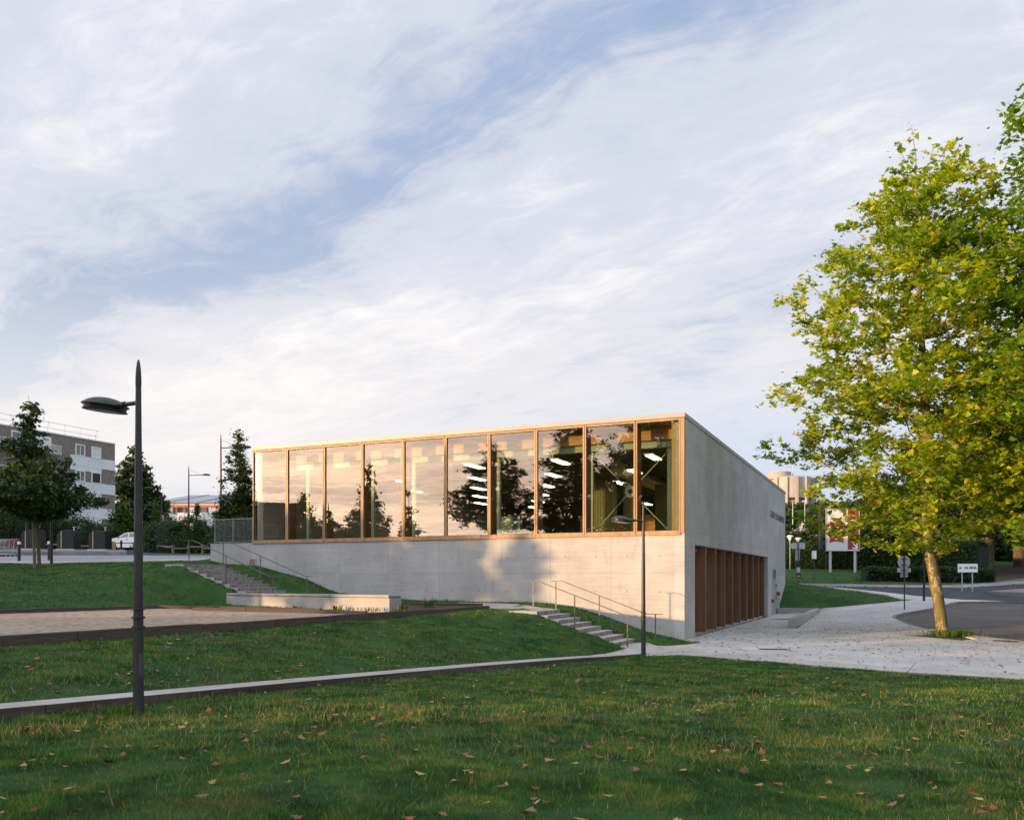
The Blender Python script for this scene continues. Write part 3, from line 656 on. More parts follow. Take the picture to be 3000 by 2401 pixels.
# painted lines
mb = MB()
for a, b in (((27.5, 44.4), (36, 42.2)), ((22.5, 57.9), (27.5, 57.9))):
    a = Vector(a); b = Vector(b)
    for i in range(10):
        p, q = a.lerp(b, i / 10), a.lerp(b, (i + 1) / 10); nn = Vector((-(q - p).y, (q - p).x)).normalized() * .06
        for (pp, qq) in (((p - nn), (q - nn)),): mb.add([(*(p - nn), h(*p) - .075), (*(q - nn), h(*q) - .075), (*(q + nn), h(*q) - .075), (*(p + nn), h(*p) - .075)], [(0, 1, 2, 3)])
o = mb.build('road_marking', MT['white']); o['kind'] = 'structure'
sheet('tree_pit_soil', PIT, MT['soil'], -.03, .4)
# manhole covers and gully grates in the forecourt
for nm, lab, x, y, w_, l_ in (('inspection_cover', 'flat rectangular metal cover in the paving in front of the timber fins', 8.15, 26.55, .9, .45), ('gully_grate', 'round dark drain grate in the paving right of the tree pit', 17.0, 29.4, .8, .8), ('drain_cover', 'small grey cover in the paving near the low retaining wall', 15.2, 47.5, .9, .6)):
    z = h(x, y) + .024; mb = MB()
    if nm == 'gully_grate':
        mb.lathe([(w_ / 2, -.03), (w_ / 2, .008)], 28); 
        for i in range(-4, 5): mb.box(-.3, .3, i * .08 - .015, i * .08 + .015, .008, .016)
    else:
        mb.box(-w_ / 2, w_ / 2, -l_ / 2, l_ / 2, -.03, .006)
        for i in range(-5, 6): mb.box(i * w_ / 12 - .012, i * w_ / 12 + .012, -l_ / 2 + .03, l_ / 2 - .03, .006, .012)
    tag(mb.build(nm, MT['rail_metal'], loc=(x, y, z)), lab, 'drain cover')
# ------------------------------------------------------------------ the sports hall
RZ = math.atan2(-0.40992, 0.91212)
hall = thing('sports_hall', 'board marked concrete hall with a long timber framed glass front above a blank wall', 'sports hall', (6.2, 30.7, 0), RZ)
SILL, HEAD, TOP = 3.86, 8.03, 8.20
EDG = [0, 1.81, 3.79, 5.78, 7.79, 9.76, 11.75, 13.78, 15.76, 17.77, 19.70]
MB().box(-22.2, -.36, 0, .35, -.6, SILL).build('front_wall', MT['concrete'], hall)
mb = MB()
mb.box(-.36, 0, 0, 1.75, -.8, 3.52).box(-.36, 0, 21.9, 30.7, -.8, 3.52).box(-.36, 0, 0, 30.7, 3.52, SILL).box(-.36, 0, .15, 30.7, SILL, HEAD)
sw = mb.build('side_wall', MT['concrete_side'], hall)
mb = MB(); mb.box(-19.74, -.36, 30.35, 30.7, -.5, HEAD).box(-19.74, -19.4, .35, 30.35, 3.0, HEAD)
mb.build('rear_wall', MT['concrete_plain'], hall)
mb = MB(); mb.box(-19.76, .03, -.05, .36, HEAD, TOP).box(-.36, .03, .36, 30.74, HEAD, TOP).box(-19.76, -19.4, .36, 30.74, HEAD, TOP).box(-19.4, -.36, 30.4, 30.74, HEAD, TOP)
mb.build('coping', MT['coping'], hall, bevel=.012)
MB().box(-19.40, -.36, .15, 30.35, 7.96, HEAD - .003).build('roof', MT['dark_inside'], hall)
MB().box(-19.40, -.36, .36, 30.35, 3.30, 3.42).build('hall_floor', MT['panel_wood'], hall)
mb = MB()
mb.box(-.14, 0, -.02, .15, SILL + .003, HEAD - .003)
mb.build('corner_post', MT['frame_wood'], hall, bevel=.006)
for k in range(10):
    a, b = EDG[k] + (.145 if k == 0 else .008), EDG[k + 1] - .008
    w_, y0, y1 = .058, -.025, .11; mb = MB()
    mb.box(-b, -b + w_, y0, y1, SILL + .02, HEAD - .01).box(-a - w_, -a, y0, y1, SILL + .02, HEAD - .01)
    mb.box(-b + w_, -a - w_, y0, y1, SILL + .02, SILL + .105).box(-b + w_, -a - w_, y0, y1, HEAD - .085, HEAD - .01)
    mb.box(-b, -a, y0 - .03, y0 + .07, SILL - .05, SILL + .018)
    f = mb.build('window', MT['frame_wood'], hall, bevel=.005)
    gsk = MB(); gw = .016
    x0, x1, z0, z1 = -b + w_, -a - w_, SILL + .105, HEAD - .085
    gsk.box(x0, x0 + gw, .012, .03, z0, z1).box(x1 - gw, x1, .012, .03, z0, z1).box(x0 + gw, x1 - gw, .012, .03, z0, z0 + gw).box(x0 + gw, x1 - gw, .012, .03, z1 - gw, z1)
    gsk.build('gasket', MT['black'], f)
    MB().add([(x0 + .002, .034, z0 + .002), (x1 - .002, .034, z0 + .002), (x1 - .002, .034, z1 - .002), (x0 + .002, .034, z1 - .002)], [(0, 1, 2, 3)]).build('pane', MT['glass'], f)
for k in range(1, 10):
    s = EDG[k]; MB().box(-s - .05, -s + .05, .12, .60, SILL, 7.95).build('timber_post', MT['fin_wood'], hall)
MB().box(-19.4, -.52, 1.00, 1.12, 7.45, 7.95).build('timber_lintel', MT['panel_wood'], hall)
mb = MB(); mb.box(-19.4, -.52, 1.20, 1.215, 7.19, 7.44).box(-19.4, -.52, 1.13, 1.33, 7.43, 7.445).box(-19.4, -.52, 1.13, 1.33, 7.18, 7.195)
mb.build('steel_beam', MT['green_steel'], hall)
for s in (.86, 3.97, 8.0, 12.0, 14.1, 17.6):
    MB().box(-s - .08, -s + .08, 1.25, 1.41, 3.4, 7.18).build('steel_column', MT['green_steel'], hall)
MB().box(-.50, -.362, .15, 3.0, 3.42, 7.95).build('timber_lining', MT['clt'], hall)
mb = MB(); c0 = Vector((-2.44, 1.48, 5.60)); M_ = Matrix.Translation(c0) @ Matrix.Rotation(math.radians(90), 4, 'X')
ring = [(.10, -.012), (.22, -.012), (.22, .012), (.10, .012), (.10, -.012)]
mb.lathe(ring, 28, M_, cap=False)
for e_ in ((-.95, 1.48, 7.08), (-3.88, 1.48, 7.08), (-.95, 1.48, 4.08), (-3.88, 1.48, 4.08)):
    e_ = Vector(e_); d_ = (e_ - c0).normalized(); mb.tube([c0 + d_ * .17, e_], .022, 8); mb.box(e_.x - .09, e_.x + .09, 1.47, 1.49, e_.z - .1, e_.z + .1)
mb.build('cross_brace', MT['green_steel'], hall)
for i, y in enumerate(np.arange(3.2, 30, 2.25)):
    MB().box(-19.3, -.6, y, y + .16, 7.42, 7.94).build('roof_beam', MT['dark_inside'], hall)
for a, b, y in ((-6.1, -4.9, 7.6), (-4.75, -3.9, 8.2), (-3.6, -2.6, 9.6), (-2.3, -1.5, 11.0), (-1.6, -.9, 13.0)):
    mb = MB(); mb.box(a, b, y, y + .08, 3.4, 6.75)
    for q in np.arange(a + .06, b, .12): mb.box(q - .008, q + .008, y - .015, y, 3.45, 6.7)
    mb.build('perforated_panel', MT['inside_panel'], hall)
MB().box(-9.5, -3.2, 15.5, 15.8, 3.4, 5.75).build('timber_partition', MT['panel_wood'], hall)
MB().box(-12.6, -10.4, 9.0, 9.3, 3.4, 5.4).build('teal_partition', simple('teal board', (.05, .16, .15), .6), hall)
mb = MB(); mb.tube([(-4.36, 6.0, 7.12), (-4.36, 29, 7.12)], .33, 24); mb.build('duct', MT['duct'], hall, smooth=True)
lamp0 = None
Mi = Matrix.Rotation(-RZ, 2)
n_l = 0
for i in range(-2, 6):
    for j in range(0, 6):
        Xw = 5.57 - 3.62 * i - .10 * j + (.05 * i); Yw = 33.6 + 1.35 * i + 4.45 * j
        q = Mi @ (Vector((Xw, Yw)) - CORN)
        if not (-18.6 < q.x < -.9 and 1.9 < q.y < 28): continue
        if lamp0 is None:
            mb = MB(); mb.box(-.19, .19, -.75, .75, .03, .08); lamp0 = mb.build('ceiling_light', MT['grey_metal'], hall)
            tb = MB()
            for yy in (-.12, 0, .12): tb.box(yy - .028, yy + .028, -.70, .70, -.01, .028)
            tub0 = tb.build('lamp_tube', MT['tube'], lamp0); o = lamp0
        else:
            o = lamp0.copy(); COL.objects.link(o); o.parent = hall; t2 = tub0.copy(); COL.objects.link(t2); t2.parent = o
        o.location = (q.x, q.y, 6.98); n_l += 1
# porch with fins
mb = MB(); mb.box(-2.0, -.36, 1.3, 22.3, -.3, .012); mb.build('porch_floor', MT['plaza'], hall)
MB().box(-2.0, -.36, 1.3, 22.3, 3.52, 3.8).build('porch_soffit', MT['concrete_plain'], hall)
for y0_, y1_ in ((1.3, 1.75), (21.9, 22.3)): MB().box(-2.0, -.36, y0_, y1_, .012, 3.52).build('porch_cheek', MT['concrete_plain'], hall)
MB().box(-1.95, -1.9, 1.75, 21.9, .012, 3.52).build('porch_glazing', MT['window_glass'], hall)
for k in range(9):
    y = 3.92 + 2.08 * k
    f = MB().box(-1.05, -.02, y - .09, y - .01, .09, 3.50).build('timber_fin', MT['fin_wood'], hall, bevel=.004)
    MB().box(-.019, -.006, y - .088, y - .012, .09, 3.50).build('fin_edge', MT['kerb'], f)
# service door, cabinets, red boxes, vent
mb = MB(); mb.box(.0, .045, 23.9, 25.3, -.1, 2.83); dr = mb.build('service_door', MT['grey_metal'], hall, bevel=.004)
mb = MB(); [mb.box(.045, .055, 24.0, 25.2, 2.25 + i * .055, 2.28 + i * .055) for i in range(10)]; mb.build('louvre', MT['dark_metal'], dr)
mb = MB(); mb.box(.045, .11, 25.15, 25.28, 1.0, 1.13).box(.045, .11, 25.15, 25.28, 1.75, 1.88); mb.build('hinge', MT['black'], dr)
MB().box(.0, .16, 23.5, 23.62, .78, .98).build('alarm_box', MT['red'], hall, bevel=.01)
MB().box(.0, .22, 25.9, 25.95, 1.15, 1.40).build('fire_sign', MT['red'], hall)
MB().box(.0, .16, 25.7, 26.3, .35, 1.05).build('meter_cabinet', MT['grey_metal'], hall, bevel=.008)
mb = MB(); mb.box(-19.92, -19.50, -.03, 0, 2.74, 3.13)
vg = mb.build('vent_grille', MT['grey_metal'], hall)
mb = MB(); [mb.box(-19.88, -19.54, -.045, -.032, 2.78 + i * .035, 2.795 + i * .035) for i in range(10)]; mb.build('slats', MT['dark_metal'], vg)
me = text_mesh('CENTRE OSCAR NIEMEYER', .60, .006, -0.008)
xs = [v.co.x for v in me.vertices]; wdt = max(xs) - min(xs); mid = (max(xs) + min(xs)) / 2
for v in me.vertices: v.co.x = (v.co.x - mid) * 7.2 / wdt
me.transform(Matrix(((0, 0, 1, .008), (1, 0, 0, 26.5), (0, 1, 0, 6.15), (0, 0, 0, 1))))
link('lettering', me, MT['letter'], hall)
# mesh fence on the low wall at the left end
mf = thing('mesh_fence', 'galvanised square mesh fence standing on the concrete wall left of the glass front', 'fence', (6.2, 30.7, SILL), RZ)
for i, x in enumerate((-22.05, -20.95, -19.82)): MB().box(x - .02, x + .02, .10, .14, 0, 1.16).build('fence_post', MT['fence_metal'], mf)
mb = MB(); mb.box(-22.03, -19.84, .105, .135, 1.10, 1.14).box(-22.03, -19.84, .105, .135, .05, .08)
for x in np.arange(-21.99, -19.86, .075): mb.box(x - .005, x + .005, .114, .120, .08, 1.10)
for z in np.arange(.12, 1.1, .075): mb.box(-22.03, -19.84, .121, .127, z - .005, z + .005)
mb.build('mesh_panel', MT['fence_metal'], mf)

# ------------------------------------------------------------------ stairs and handrails
def stairs(name, label, x, y, z, n, tr, ri, wd):
    t_ = thing(name, label, 'stairs', (x, y, z), RZ)
    for i in range(n):
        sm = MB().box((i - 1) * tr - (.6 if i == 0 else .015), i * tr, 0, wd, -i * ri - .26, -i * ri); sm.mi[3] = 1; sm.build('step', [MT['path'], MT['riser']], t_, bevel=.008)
    return t_
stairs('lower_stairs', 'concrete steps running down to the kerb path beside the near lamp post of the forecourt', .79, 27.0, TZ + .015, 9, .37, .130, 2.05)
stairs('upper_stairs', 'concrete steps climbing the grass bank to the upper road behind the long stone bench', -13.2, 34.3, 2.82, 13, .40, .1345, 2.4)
def rail(label, ox, oy, oz, yl, posts, x0, xb, xe, xend, tr, ri, hh, group):
    t_ = thing('handrail', label, 'handrail', (ox, oy, oz), RZ, group)
    def nz(x): return -max(0, x) / tr * ri
    mb = MB(); pts = [(x0, yl, hh), (xb, yl, hh), (xe, yl, nz(xe) + hh - .02), (xend, yl, nz(xe) + hh - .02)]
    for a, b in zip(pts[:-1], pts[1:]): mb.bar(a, b, .05, .022)
    mb.build('rail', MT['rail_metal'], t_, bevel=.003)
    for p in posts:
        zt = float(np.interp(p, [q[0] for q in pts], [q[2] for q in pts])); pp = MB(); pp.box(p - .02, p + .02, yl - .007, yl + .007, nz(p) - .25, zt - .008); pp.build('post', MT['rail_metal'], t_)
g1 = 'handrails of the two flights of steps'
rail('bronze grey handrail on the lawn side of the lower steps', .79, 27.0, TZ, .12, (-.18, 1.22, 2.92), -.55, 0.02, 2.92, 3.18, .37, .130, .96, g1)
rail('bronze grey handrail on the wall side of the lower steps', .79, 27.0, TZ, 2.16, (-.2, 1.35, 3.25), -.36, .05, 2.95, 3.5, .37, .130, .96, g1)
rail('black handrail on the lawn side of the upper steps', -13.2, 34.3, 2.80, .12, (.18, 2.1, 4.4), -.1, .4, 4.3, 4.75, .40, .1345, .96, g1)
rail('black handrail on the wall side of the upper steps', -13.2, 34.3, 2.80, 2.34, (-.1, 1.9, 4.3), -.3, .3, 4.2, 4.6, .40, .1345, .96, g1)

# ------------------------------------------------------------------ stone bench and timber edging
bn = thing('stone_bench', 'long low concrete bench wall with a stone cap below the upper steps', 'bench', (-7.5, 30.6, TZ))
A_, B_, C_, D_ = Vector((-10.95, 32.75)), Vector((-4.10, 28.55)), Vector((-3.79, 29.28)), Vector((-10.70, 33.02))
MB().prism([tuple(p) for p in (A_, B_, C_, D_)], TZ - .2, TZ + .395).build('body', MT['concrete_plain'], bn, world=True)
def grow(P_, e_): c = sum(P_, Vector((0, 0))) / len(P_); return [tuple(c + (p - c) * (1 + e_ / (p - c).length)) for p in P_]
MB().prism(grow([A_, B_, C_, D_], -.03), TZ + .395, TZ + .42).build('shadow_gap', MT['black'], bn, world=True)
for i in range(3):
    f0, f1 = i / 3 + .002, (i + 1) / 3 - .002; q = [A_.lerp(B_, f0), A_.lerp(B_, f1), D_.lerp(C_, f1), D_.lerp(C_, f0)]
    n_ = Vector((-.52, -.85)) * .02
    MB().prism([tuple(q[0] + n_), tuple(q[1] + n_), tuple(q[2]), tuple(q[3])], TZ + .42, TZ + .50).build('cap_stone', MT['concrete_low'], bn, world=True, bevel=.008)
def edging(label, pts, w, z0, z1, seg=2.6, mat='sleeper', group='timber edgings of the gravel court'):
    c = pts[0]; t_ = thing('timber_edging', label, 'timber edging', (c[0], c[1], z0), group=group)
    r_ = random.Random(len(label))
    for a, b in zip(pts[:-1], pts[1:]):
        a = Vector(a); b = Vector(b); n = max(1, round((b - a).length / seg)); nn = Vector((-(b - a).y, (b - a).x)).normalized() * w / 2
        for i in range(n):
            p, q = a.lerp(b, (i + .002) / n), a.lerp(b, (i + .998) / n); dz_ = r_.uniform(-.012, .012); dw = nn * r_.uniform(-.12, .12)
            o = MB().box(-(q - p).length / 2, (q - p).length / 2, -w / 2, w / 2, z0, z1 + dz_).build('sleeper_beam', MT[mat], t_, bevel=.012)
            mid_ = (p + q) / 2 + dw; o.location = (mid_.x - c[0], mid_.y - c[1], -z0); o.rotation_euler = (0, 0, math.atan2((q - p).y, (q - p).x))
    return t_
edging('dark weathered timber edging along the berm side of the gravel court', TIM, .16, TZ - .30, TZ + .045)
edging('timber edging at the foot of the grass bank behind the gravel court', [(-19.6, 18.9), (-15.35, 25.55), (-12.5, 30.1), (-6.0, 26.85)], .14, TZ - .1, TZ + .12)
edging('short sunlit timber edging in front of the stone bench', [(-10.5, 28.2), (-4.25, 24.95)], .14, TZ - .1, TZ + .09)
edging('low timber edging along the planted bed by the hall wall', [(-4.9, 33.0), (-1.1, 31.9)], .12, TZ - .05, TZ + .13)
# soil bed between
sheet('planting_bed', [(-4.8, 32.8), (-1.2, 31.8), (-1.6, 30.6), (-3.5, 28.0), (-4.0, 29.6)], MT['soil'], .02, .5, flat=TZ, kind='structure')
# low retaining walls of the recessed service entrance
rw = thing('retaining_wall', 'low pale concrete wall rising out of the forecourt beside the service entrance', 'low wall', (12.75, 38.6, 0))
a, b = Vector((12.65, 38.6)), Vector((19.05, 53.35)); n_ = Vector((-(b - a).y, (b - a).x)).normalized() * .16
MB().prism([tuple(a - n_), tuple(b - n_), tuple(b + n_), tuple(a + n_)], -.5, [.42, .385, .385, .42]).build('wall_run', MT['concrete_plain'], rw, world=True, bevel=.01)
a, b = Vector((16.95, 54.35)), Vector((19.05, 53.35)); n_ = Vector((-(b - a).y, (b - a).x)).normalized() * .14
MB().prism([tuple(a - n_), tuple(b - n_), tuple(b + n_), tuple(a + n_)], -.5, .385).build('wall_return', MT['concrete_low'], rw, world=True)

# ------------------------------------------------------------------ lamps
def lamp_kind():
    """4.4 m post lamp with a disc shaped head on a short arm towards -X"""
    r = bpy.data.objects.new('street_lamp', None); COL.objects.link(r)
    mb = MB(); mb.lathe([(.078, -.1), (.072, .02), (.066, .10), (.062, 1.0), (.057, 1.30), (.052, 2.4), (.038, 3.6), (.034, 4.08)], 20); mb.build('post', MT['anthracite'], r, smooth=True)
    mb = MB(); mb.lathe([(.035, 4.08), (.037, 4.12), (.036, 4.2), (.030, 4.30), (.020, 4.38), (.010, 4.42)], 16); mb.build('finial', MT['anthracite'], r, smooth=True)
    MB().box(.052, .066, -.035, .035, .42, .72).build('access_door', MT['dark_metal'], r, bevel=.004)
    for z in (1.05, 1.17, 1.277):
        mb = MB(); mb.lathe([(.055, z - .016), (.082, z - .012), (.082, z + .012), (.055, z + .016)], 20); mb.build('collar', MT['anthracite'], r, smooth=True)
    mb = MB(); mb.tube([(0, 0, 3.88), (-.26, 0, 3.88)], .027, 14); mb.tube([(-.25, 0, 3.88), (-.42, 0, 3.875)], [.040, .045], 14); mb.build('arm', MT['anthracite'], r, smooth=True)
    M_ = Matrix.Translation((-.42, 0, 3.87)) @ Matrix.Rotation(math.radians(7), 4, 'Y') @ Matrix.Translation((-.21, 0, -.02)); n = 30
    hd = MB(); hd.lathe([(.20, -.055), (.27, -.048), (.275, -.035), (.255, -.03), (.262, .012), (.288, .018), (.29, .030), (.27, .045), (.22, .082), (.15, .112), (.07, .128), (.001, .132)], n, M_, cap=False)
    ho = hd.build('lamp_head', MT['anthracite'], r, smooth=True)
    ln = MB(); ln.lathe([(.200, -.052), (.1, -.062), (.001, -.066)], n, M_, cap=False); ln.build('lens', MT['lens'], ho, smooth=True)
    return r
lam = lamp_kind()
spots = [(-4.72, 10.79, .565, math.radians(-27.6), 'tall dark post lamp standing on the lawn in front of the gravel court'),
         (3.71, 24.1, -.01, math.radians(0), 'dark post lamp beside the foot of the lower steps'),
         (-20.98, 38.9, 2.82, math.radians(200), 'dark post lamp next to the young oak on the upper bank'),
         (23.93, 49.6, .95, math.radians(170), 'dark post lamp behind the big plane tree at the road'),
         (-21.6, 29.4, 2.45, math.radians(25), 'post lamp beyond the left bank mirrored in the glass front')]
for i, (x, y, z, rz, lab) in enumerate(spots):
    o = lam if i == 0 else copy_tree(lam)
    o.location = (x, y, z); o.rotation_euler = (0, 0, rz); tag(o, lab, 'street lamp', 'post lamps around the hall')
def tall_lamp(x, y, z, hh, rz, label, arm=1.5, stay=True, al=1.0):
    r = thing('road_lamp', label, 'street lamp', (x, y, z), rz, 'tall road lamps behind the parking area')
    mb = MB(); mb.lathe([(.10, -.2), (.09, 1.2), (.065, hh * .7), (.05, hh - .5), (.02, hh)], 12); mb.build('pole', MT['anthracite'], r, smooth=True)
    mb = MB(); mb.tube([(0, 0, hh - .95), (arm, 0, hh - .88)], .035, 8)
    if stay: mb.tube([(0, 0, hh - .35), (arm * .8, 0, hh - .86)], .01, 6)
    mb.build('arm', MT['anthracite'], r)
    mb = MB(); mb.lathe([(.05, -.09), (.26, -.07), (.28, -.02), (.2, .06), (.01, .10)], 16, Matrix.Translation((arm + .25, 0, hh - .86)) @ Matrix.Scale(1.5, 4, (1, 0, 0)), cap=False); mb.build('lamp_head', MT['anthracite'], r, smooth=True)
tall_lamp(*at(647, 1580, 60).xy, 3.6, 8.75, 0.0, 'tall road lamp rising in front of the conifer at the left end of the hall')
tall_lamp(*at(553, 1560, 85).xy, 5.0, 8.45, 0.0, 'tall road lamp standing clear against the sky left of the hall')
tall_lamp(*at(473, 1560, 78).xy, 4.8, 5.05, math.radians(180), 'shorter road lamp with its arm pointing left in front of the warehouse', 1.9, False)
tall_lamp(*at(400, 1560, 80).xy, 4.8, 6.8, 0.0, 'road lamp mostly hidden by the nearest lamp post', .9, False)
tall_lamp(*at(78, 1560, 60).xy, 4.0, 7.5, math.radians(180), 'thin grey road lamp in front of the flats behind the young oak', 1.0, False)
# ------------------------------------------------------------------ trees
def tubes_mesh(name, A, B, ra, rb, n=6):
    A = np.asarray(A, float); B = np.asarray(B, float); ra = np.asarray(ra, float); rb = np.asarray(rb, float)
    d_ = B - A; L_ = np.linalg.norm(d_, axis=1, keepdims=True) + 1e-9; d_ = d_ / L_
    up = np.where(np.abs(d_[:, 2:3]) < .9, np.array([[0, 0, 1.]]), np.array([[1., 0, 0]])); x = np.cross(d_, up); x /= np.linalg.norm(x, axis=1, keepdims=True) + 1e-9; y = np.cross(x, d_)
    an = np.arange(n) * 2 * np.pi / n; ring = x[:, None, :] * np.cos(an)[None, :, None] + y[:, None, :] * np.sin(an)[None, :, None]
    VA = A[:, None, :] + ring * ra[:, None, None]; VB = B[:, None, :] + ring * rb[:, None, None] + d_[:, None, :] * rb[:, None, None] * .3
    m = len(A); V = np.concatenate([VA, VB], axis=1).reshape(-1, 3); base = (np.arange(m) * 2 * n)[:, None]
    k = np.arange(n)[None, :]; k2 = (k + 1) % n
    F_ = np.stack([base + k, base + k2, base + n + k2, base + n + k], axis=2).reshape(-1, 4)
    me = bpy.data.meshes.new(name); me.vertices.add(len(V)); me.vertices.foreach_set('co', V.astype(np.float32).ravel())
    me.loops.add(F_.size); me.loops.foreach_set('vertex_index', F_.astype(np.int32).ravel()); me.polygons.add(len(F_)); me.polygons.foreach_set('loop_start', (np.arange(len(F_)) * 4).astype(np.int32))
    me.update(calc_edges=True); me.polygons.foreach_set('use_smooth', np.ones(len(F_), bool)); return me
def star(k5=True):
    o = []
    R = [(0, 1.0), (22, .52), (40, .80), (62, .50), (92, .86), (118, .40), (168, .22)]
    pts = [(math.radians(a), r) for a, r in R] + [(math.radians(360 - a), r) for a, r in R[::-1][:-1]]
    return np.array([(r * math.sin(a), r * math.cos(a), 0.10 * abs(math.sin(a)) * r) for a, r in pts])
OVAL = np.array([(0, -1, 0), (.42, -.35, .06), (.40, .4, .06), (0, 1, 0), (-.40, .4, .06), (-.42, -.35, .06)])
RHOMB = np.array([(0, -1, 0), (.5, 0, .08), (0, 1, 0), (-.5, 0, .08)])
OAK = np.array([(0, -1, 0), (.22, -.5, .03), (.5, -.25, .08), (.25, 0, .03), (.6, .35, .08), (.2, .5, .02), (0, 1, 0), (-.2, .5, .02), (-.6, .35, .08), (-.25, 0, .03), (-.5, -.25, .08), (-.22, -.5, .03)])
STAR = star()
def leaves_mesh(name, C, size, tmpl, rs, flat=.55, svar=.35, droop=0.0):
    n = len(C); nz_ = rs.normal(0, 1, (n, 3)); nz_[:, 2] = np.abs(nz_[:, 2]) + flat * 2.0; nz_ /= np.linalg.norm(nz_, axis=1, keepdims=True)
    t_ = rs.normal(0, 1, (n, 3)); t_[:, 2] -= droop; t_ -= (t_ * nz_).sum(1, keepdims=True) * nz_; t_ /= np.linalg.norm(t_, axis=1, keepdims=True) + 1e-9; b = np.cross(nz_, t_)
    s = size * (1 - svar + 2 * svar * rs.rand(n))
    if np.ndim(size): s = size
    cur = rs.uniform(.3, 2.2, n)
    V = C[:, None, :] + s[:, None, None] * (tmpl[None, :, 0:1] * b[:, None, :] + tmpl[None, :, 1:2] * t_[:, None, :] + tmpl[None, :, 2:3] * cur[:, None, None] * nz_[:, None, :])
    return poly_mesh(name, V.reshape(-1, 3), len(tmpl))
def grow_tree(name, label, cat, base, trunk, prof, N=700, per=22, lsize=.1, spread=.33, leaf='leaf_mid', bark='bark', r0=.2, seed=1, tmpl=None, group=None, nthr=-.12, nsc=.55, bias=.5, up=.35, flat=.5, twig=.006, droop=.3, sq=(1, 1), flare=1.25):
    """trunk: list of (dx,dy,z) above base; prof: list of (z,radius) of the crown around the trunk line"""
    rs = np.random.RandomState(seed); base = Vector(base)
    root = thing(name, label, cat, base, group=group)
    T = np.array([[base.x + a, base.y + b, base.z + c] for a, b, c in trunk]); tz = T[:, 2]
    def axis_at(z): return np.interp(z, tz, T[:, 0]), np.interp(z, tz, T[:, 1])
    pz = np.array([base.z + a for a, b in prof]); pr = np.array([b for a, b in prof]); zz = np.linspace(pz[0], pz[-1], 60); rr = np.interp(zz, pz, pr)
    w = rr ** 1.75 + .02; cdf = np.cumsum(w) / w.sum(); pts = []
    off = Vector((seed * 13.7, seed * 5.1, seed * 2.3))
    while len(pts) < N:
        z = np.interp(rs.rand(), cdf, zz); R = np.interp(z, pz, pr); r = R * rs.rand() ** bias; a = rs.rand() * 2 * np.pi; ax, ay = axis_at(z)
        x, y = ax + r * math.cos(a) * sq[0], ay + r * math.sin(a) * sq[1]
        k = mnoise.noise(Vector((x, y, z * 1.25)) * nsc + off)
        if k < nthr - .25 * (1 - r / max(R, .1)): continue
        # uneven outline
        e_ = mnoise.noise(Vector((math.cos(a) * 1.6, math.sin(a) * 1.6, z * .55)) + off)
        if r > R * (.80 + .45 * e_): continue
        pts.append((x, y, z))
    pts = np.array(pts)
    step = max(.3, (tz[-1] - tz[0]) / 40); tn = np.arange(tz[0], tz[-1] + 1e-6, step); nodes = [(*axis_at(z), z) for z in tn]; par = [-1] + list(range(len(nodes) - 1)); nt = len(nodes)
    plen = list(np.cumsum([0] + [step] * (nt - 1)))
    ax, ay = axis_at(pts[:, 2]); order = np.argsort(np.hypot(pts[:, 0] - ax, pts[:, 1] - ay) + .15 * (pts[:, 2] - pts[:, 2].min()))
    X = np.zeros((nt + len(pts), 3)); X[:nt] = nodes; PL = np.zeros(nt + len(pts)); PL[:nt] = np.array(plen) * .3; cnt_ = nt; zmin = pz[0] - .2
    for i in order:
        p = pts[i]; D_ = X[:cnt_] - p; dist = np.linalg.norm(D_, axis=1); cost = dist + .22 * PL[:cnt_] + up * np.maximum(0, D_[:, 2] + .35 * dist) + np.where(X[:cnt_, 2] < zmin - .6, 4.0, 0)
        j = int(np.argmin(cost)); X[cnt_] = p; PL[cnt_] = PL[j] + dist[j]; par.append(j); cnt_ += 1
    n = cnt_; load = np.ones(n); load[:nt] = 0.2; par = np.array(par)
    for i in range(n - 1, 0, -1): load[par[i]] += load[i]
    # trunk nodes: order matters only from the top down
    load[:nt] = np.maximum.accumulate(load[:nt][::-1])[::-1]
    R_ = r0 * (load / load[0]) ** .46; R_[:nt] = np.maximum(R_[:nt], r0 * np.interp(tn, [tz[0], tz[-1]], [.75, .08])); R_ = np.maximum(R_, twig)
    R_[0] = r0 * flare; R_[1] = max(R_[1], r0 * 1.04)
    child = np.arange(1, n); A = X[par[child]]; B = X[child].copy()
    brn = child >= nt
    ra = np.where(brn, np.minimum(R_[par[child]] * .8, R_[child] * 1.35), R_[par[child]]); rb = R_[child]
    # bow each limb once so that it is not a straight stick
    mid = (A + B) / 2; Ls = np.linalg.norm(B - A, axis=1); mid[:, 2] += np.where(brn, -.07 * Ls, 0); mid[:, :2] += rs.normal(0, .05, (len(mid), 2)) * Ls[:, None] * brn[:, None]
    rm = (ra + rb) / 2
    tbm = MB(); tbm.tube([tuple(p) for p in X[:nt]], [float(v) for v in R_[:nt]], 16); o = tbm.build('trunk', MT[bark], root, world=True, smooth=True)
    br_m = tubes_mesh('limbs', np.r_[A[brn], mid[brn]], np.r_[mid[brn], B[brn]], np.r_[ra[brn], rm[brn]], np.r_[rm[brn], rb[brn]], 5); link('limbs', br_m, MT[bark], root, world=True)
    c_ = np.repeat(X[nt:], per, axis=0); f = rs.rand(len(c_)); pp = np.repeat(X[par[nt:]], per, axis=0); c_ = c_ + (pp - c_) * (f ** 2.2)[:, None] * .7
    c_ = c_ + rs.normal(0, 1, c_.shape) * spread * np.array([1, 1, .55]) * (.35 + .65 * rs.rand(len(c_)))[:, None]
    link('crown', leaves_mesh('crown', c_, lsize, OVAL if tmpl is None else tmpl, rs, flat=flat, droop=droop, svar=.5), MT[leaf], root, world=True)
    return root
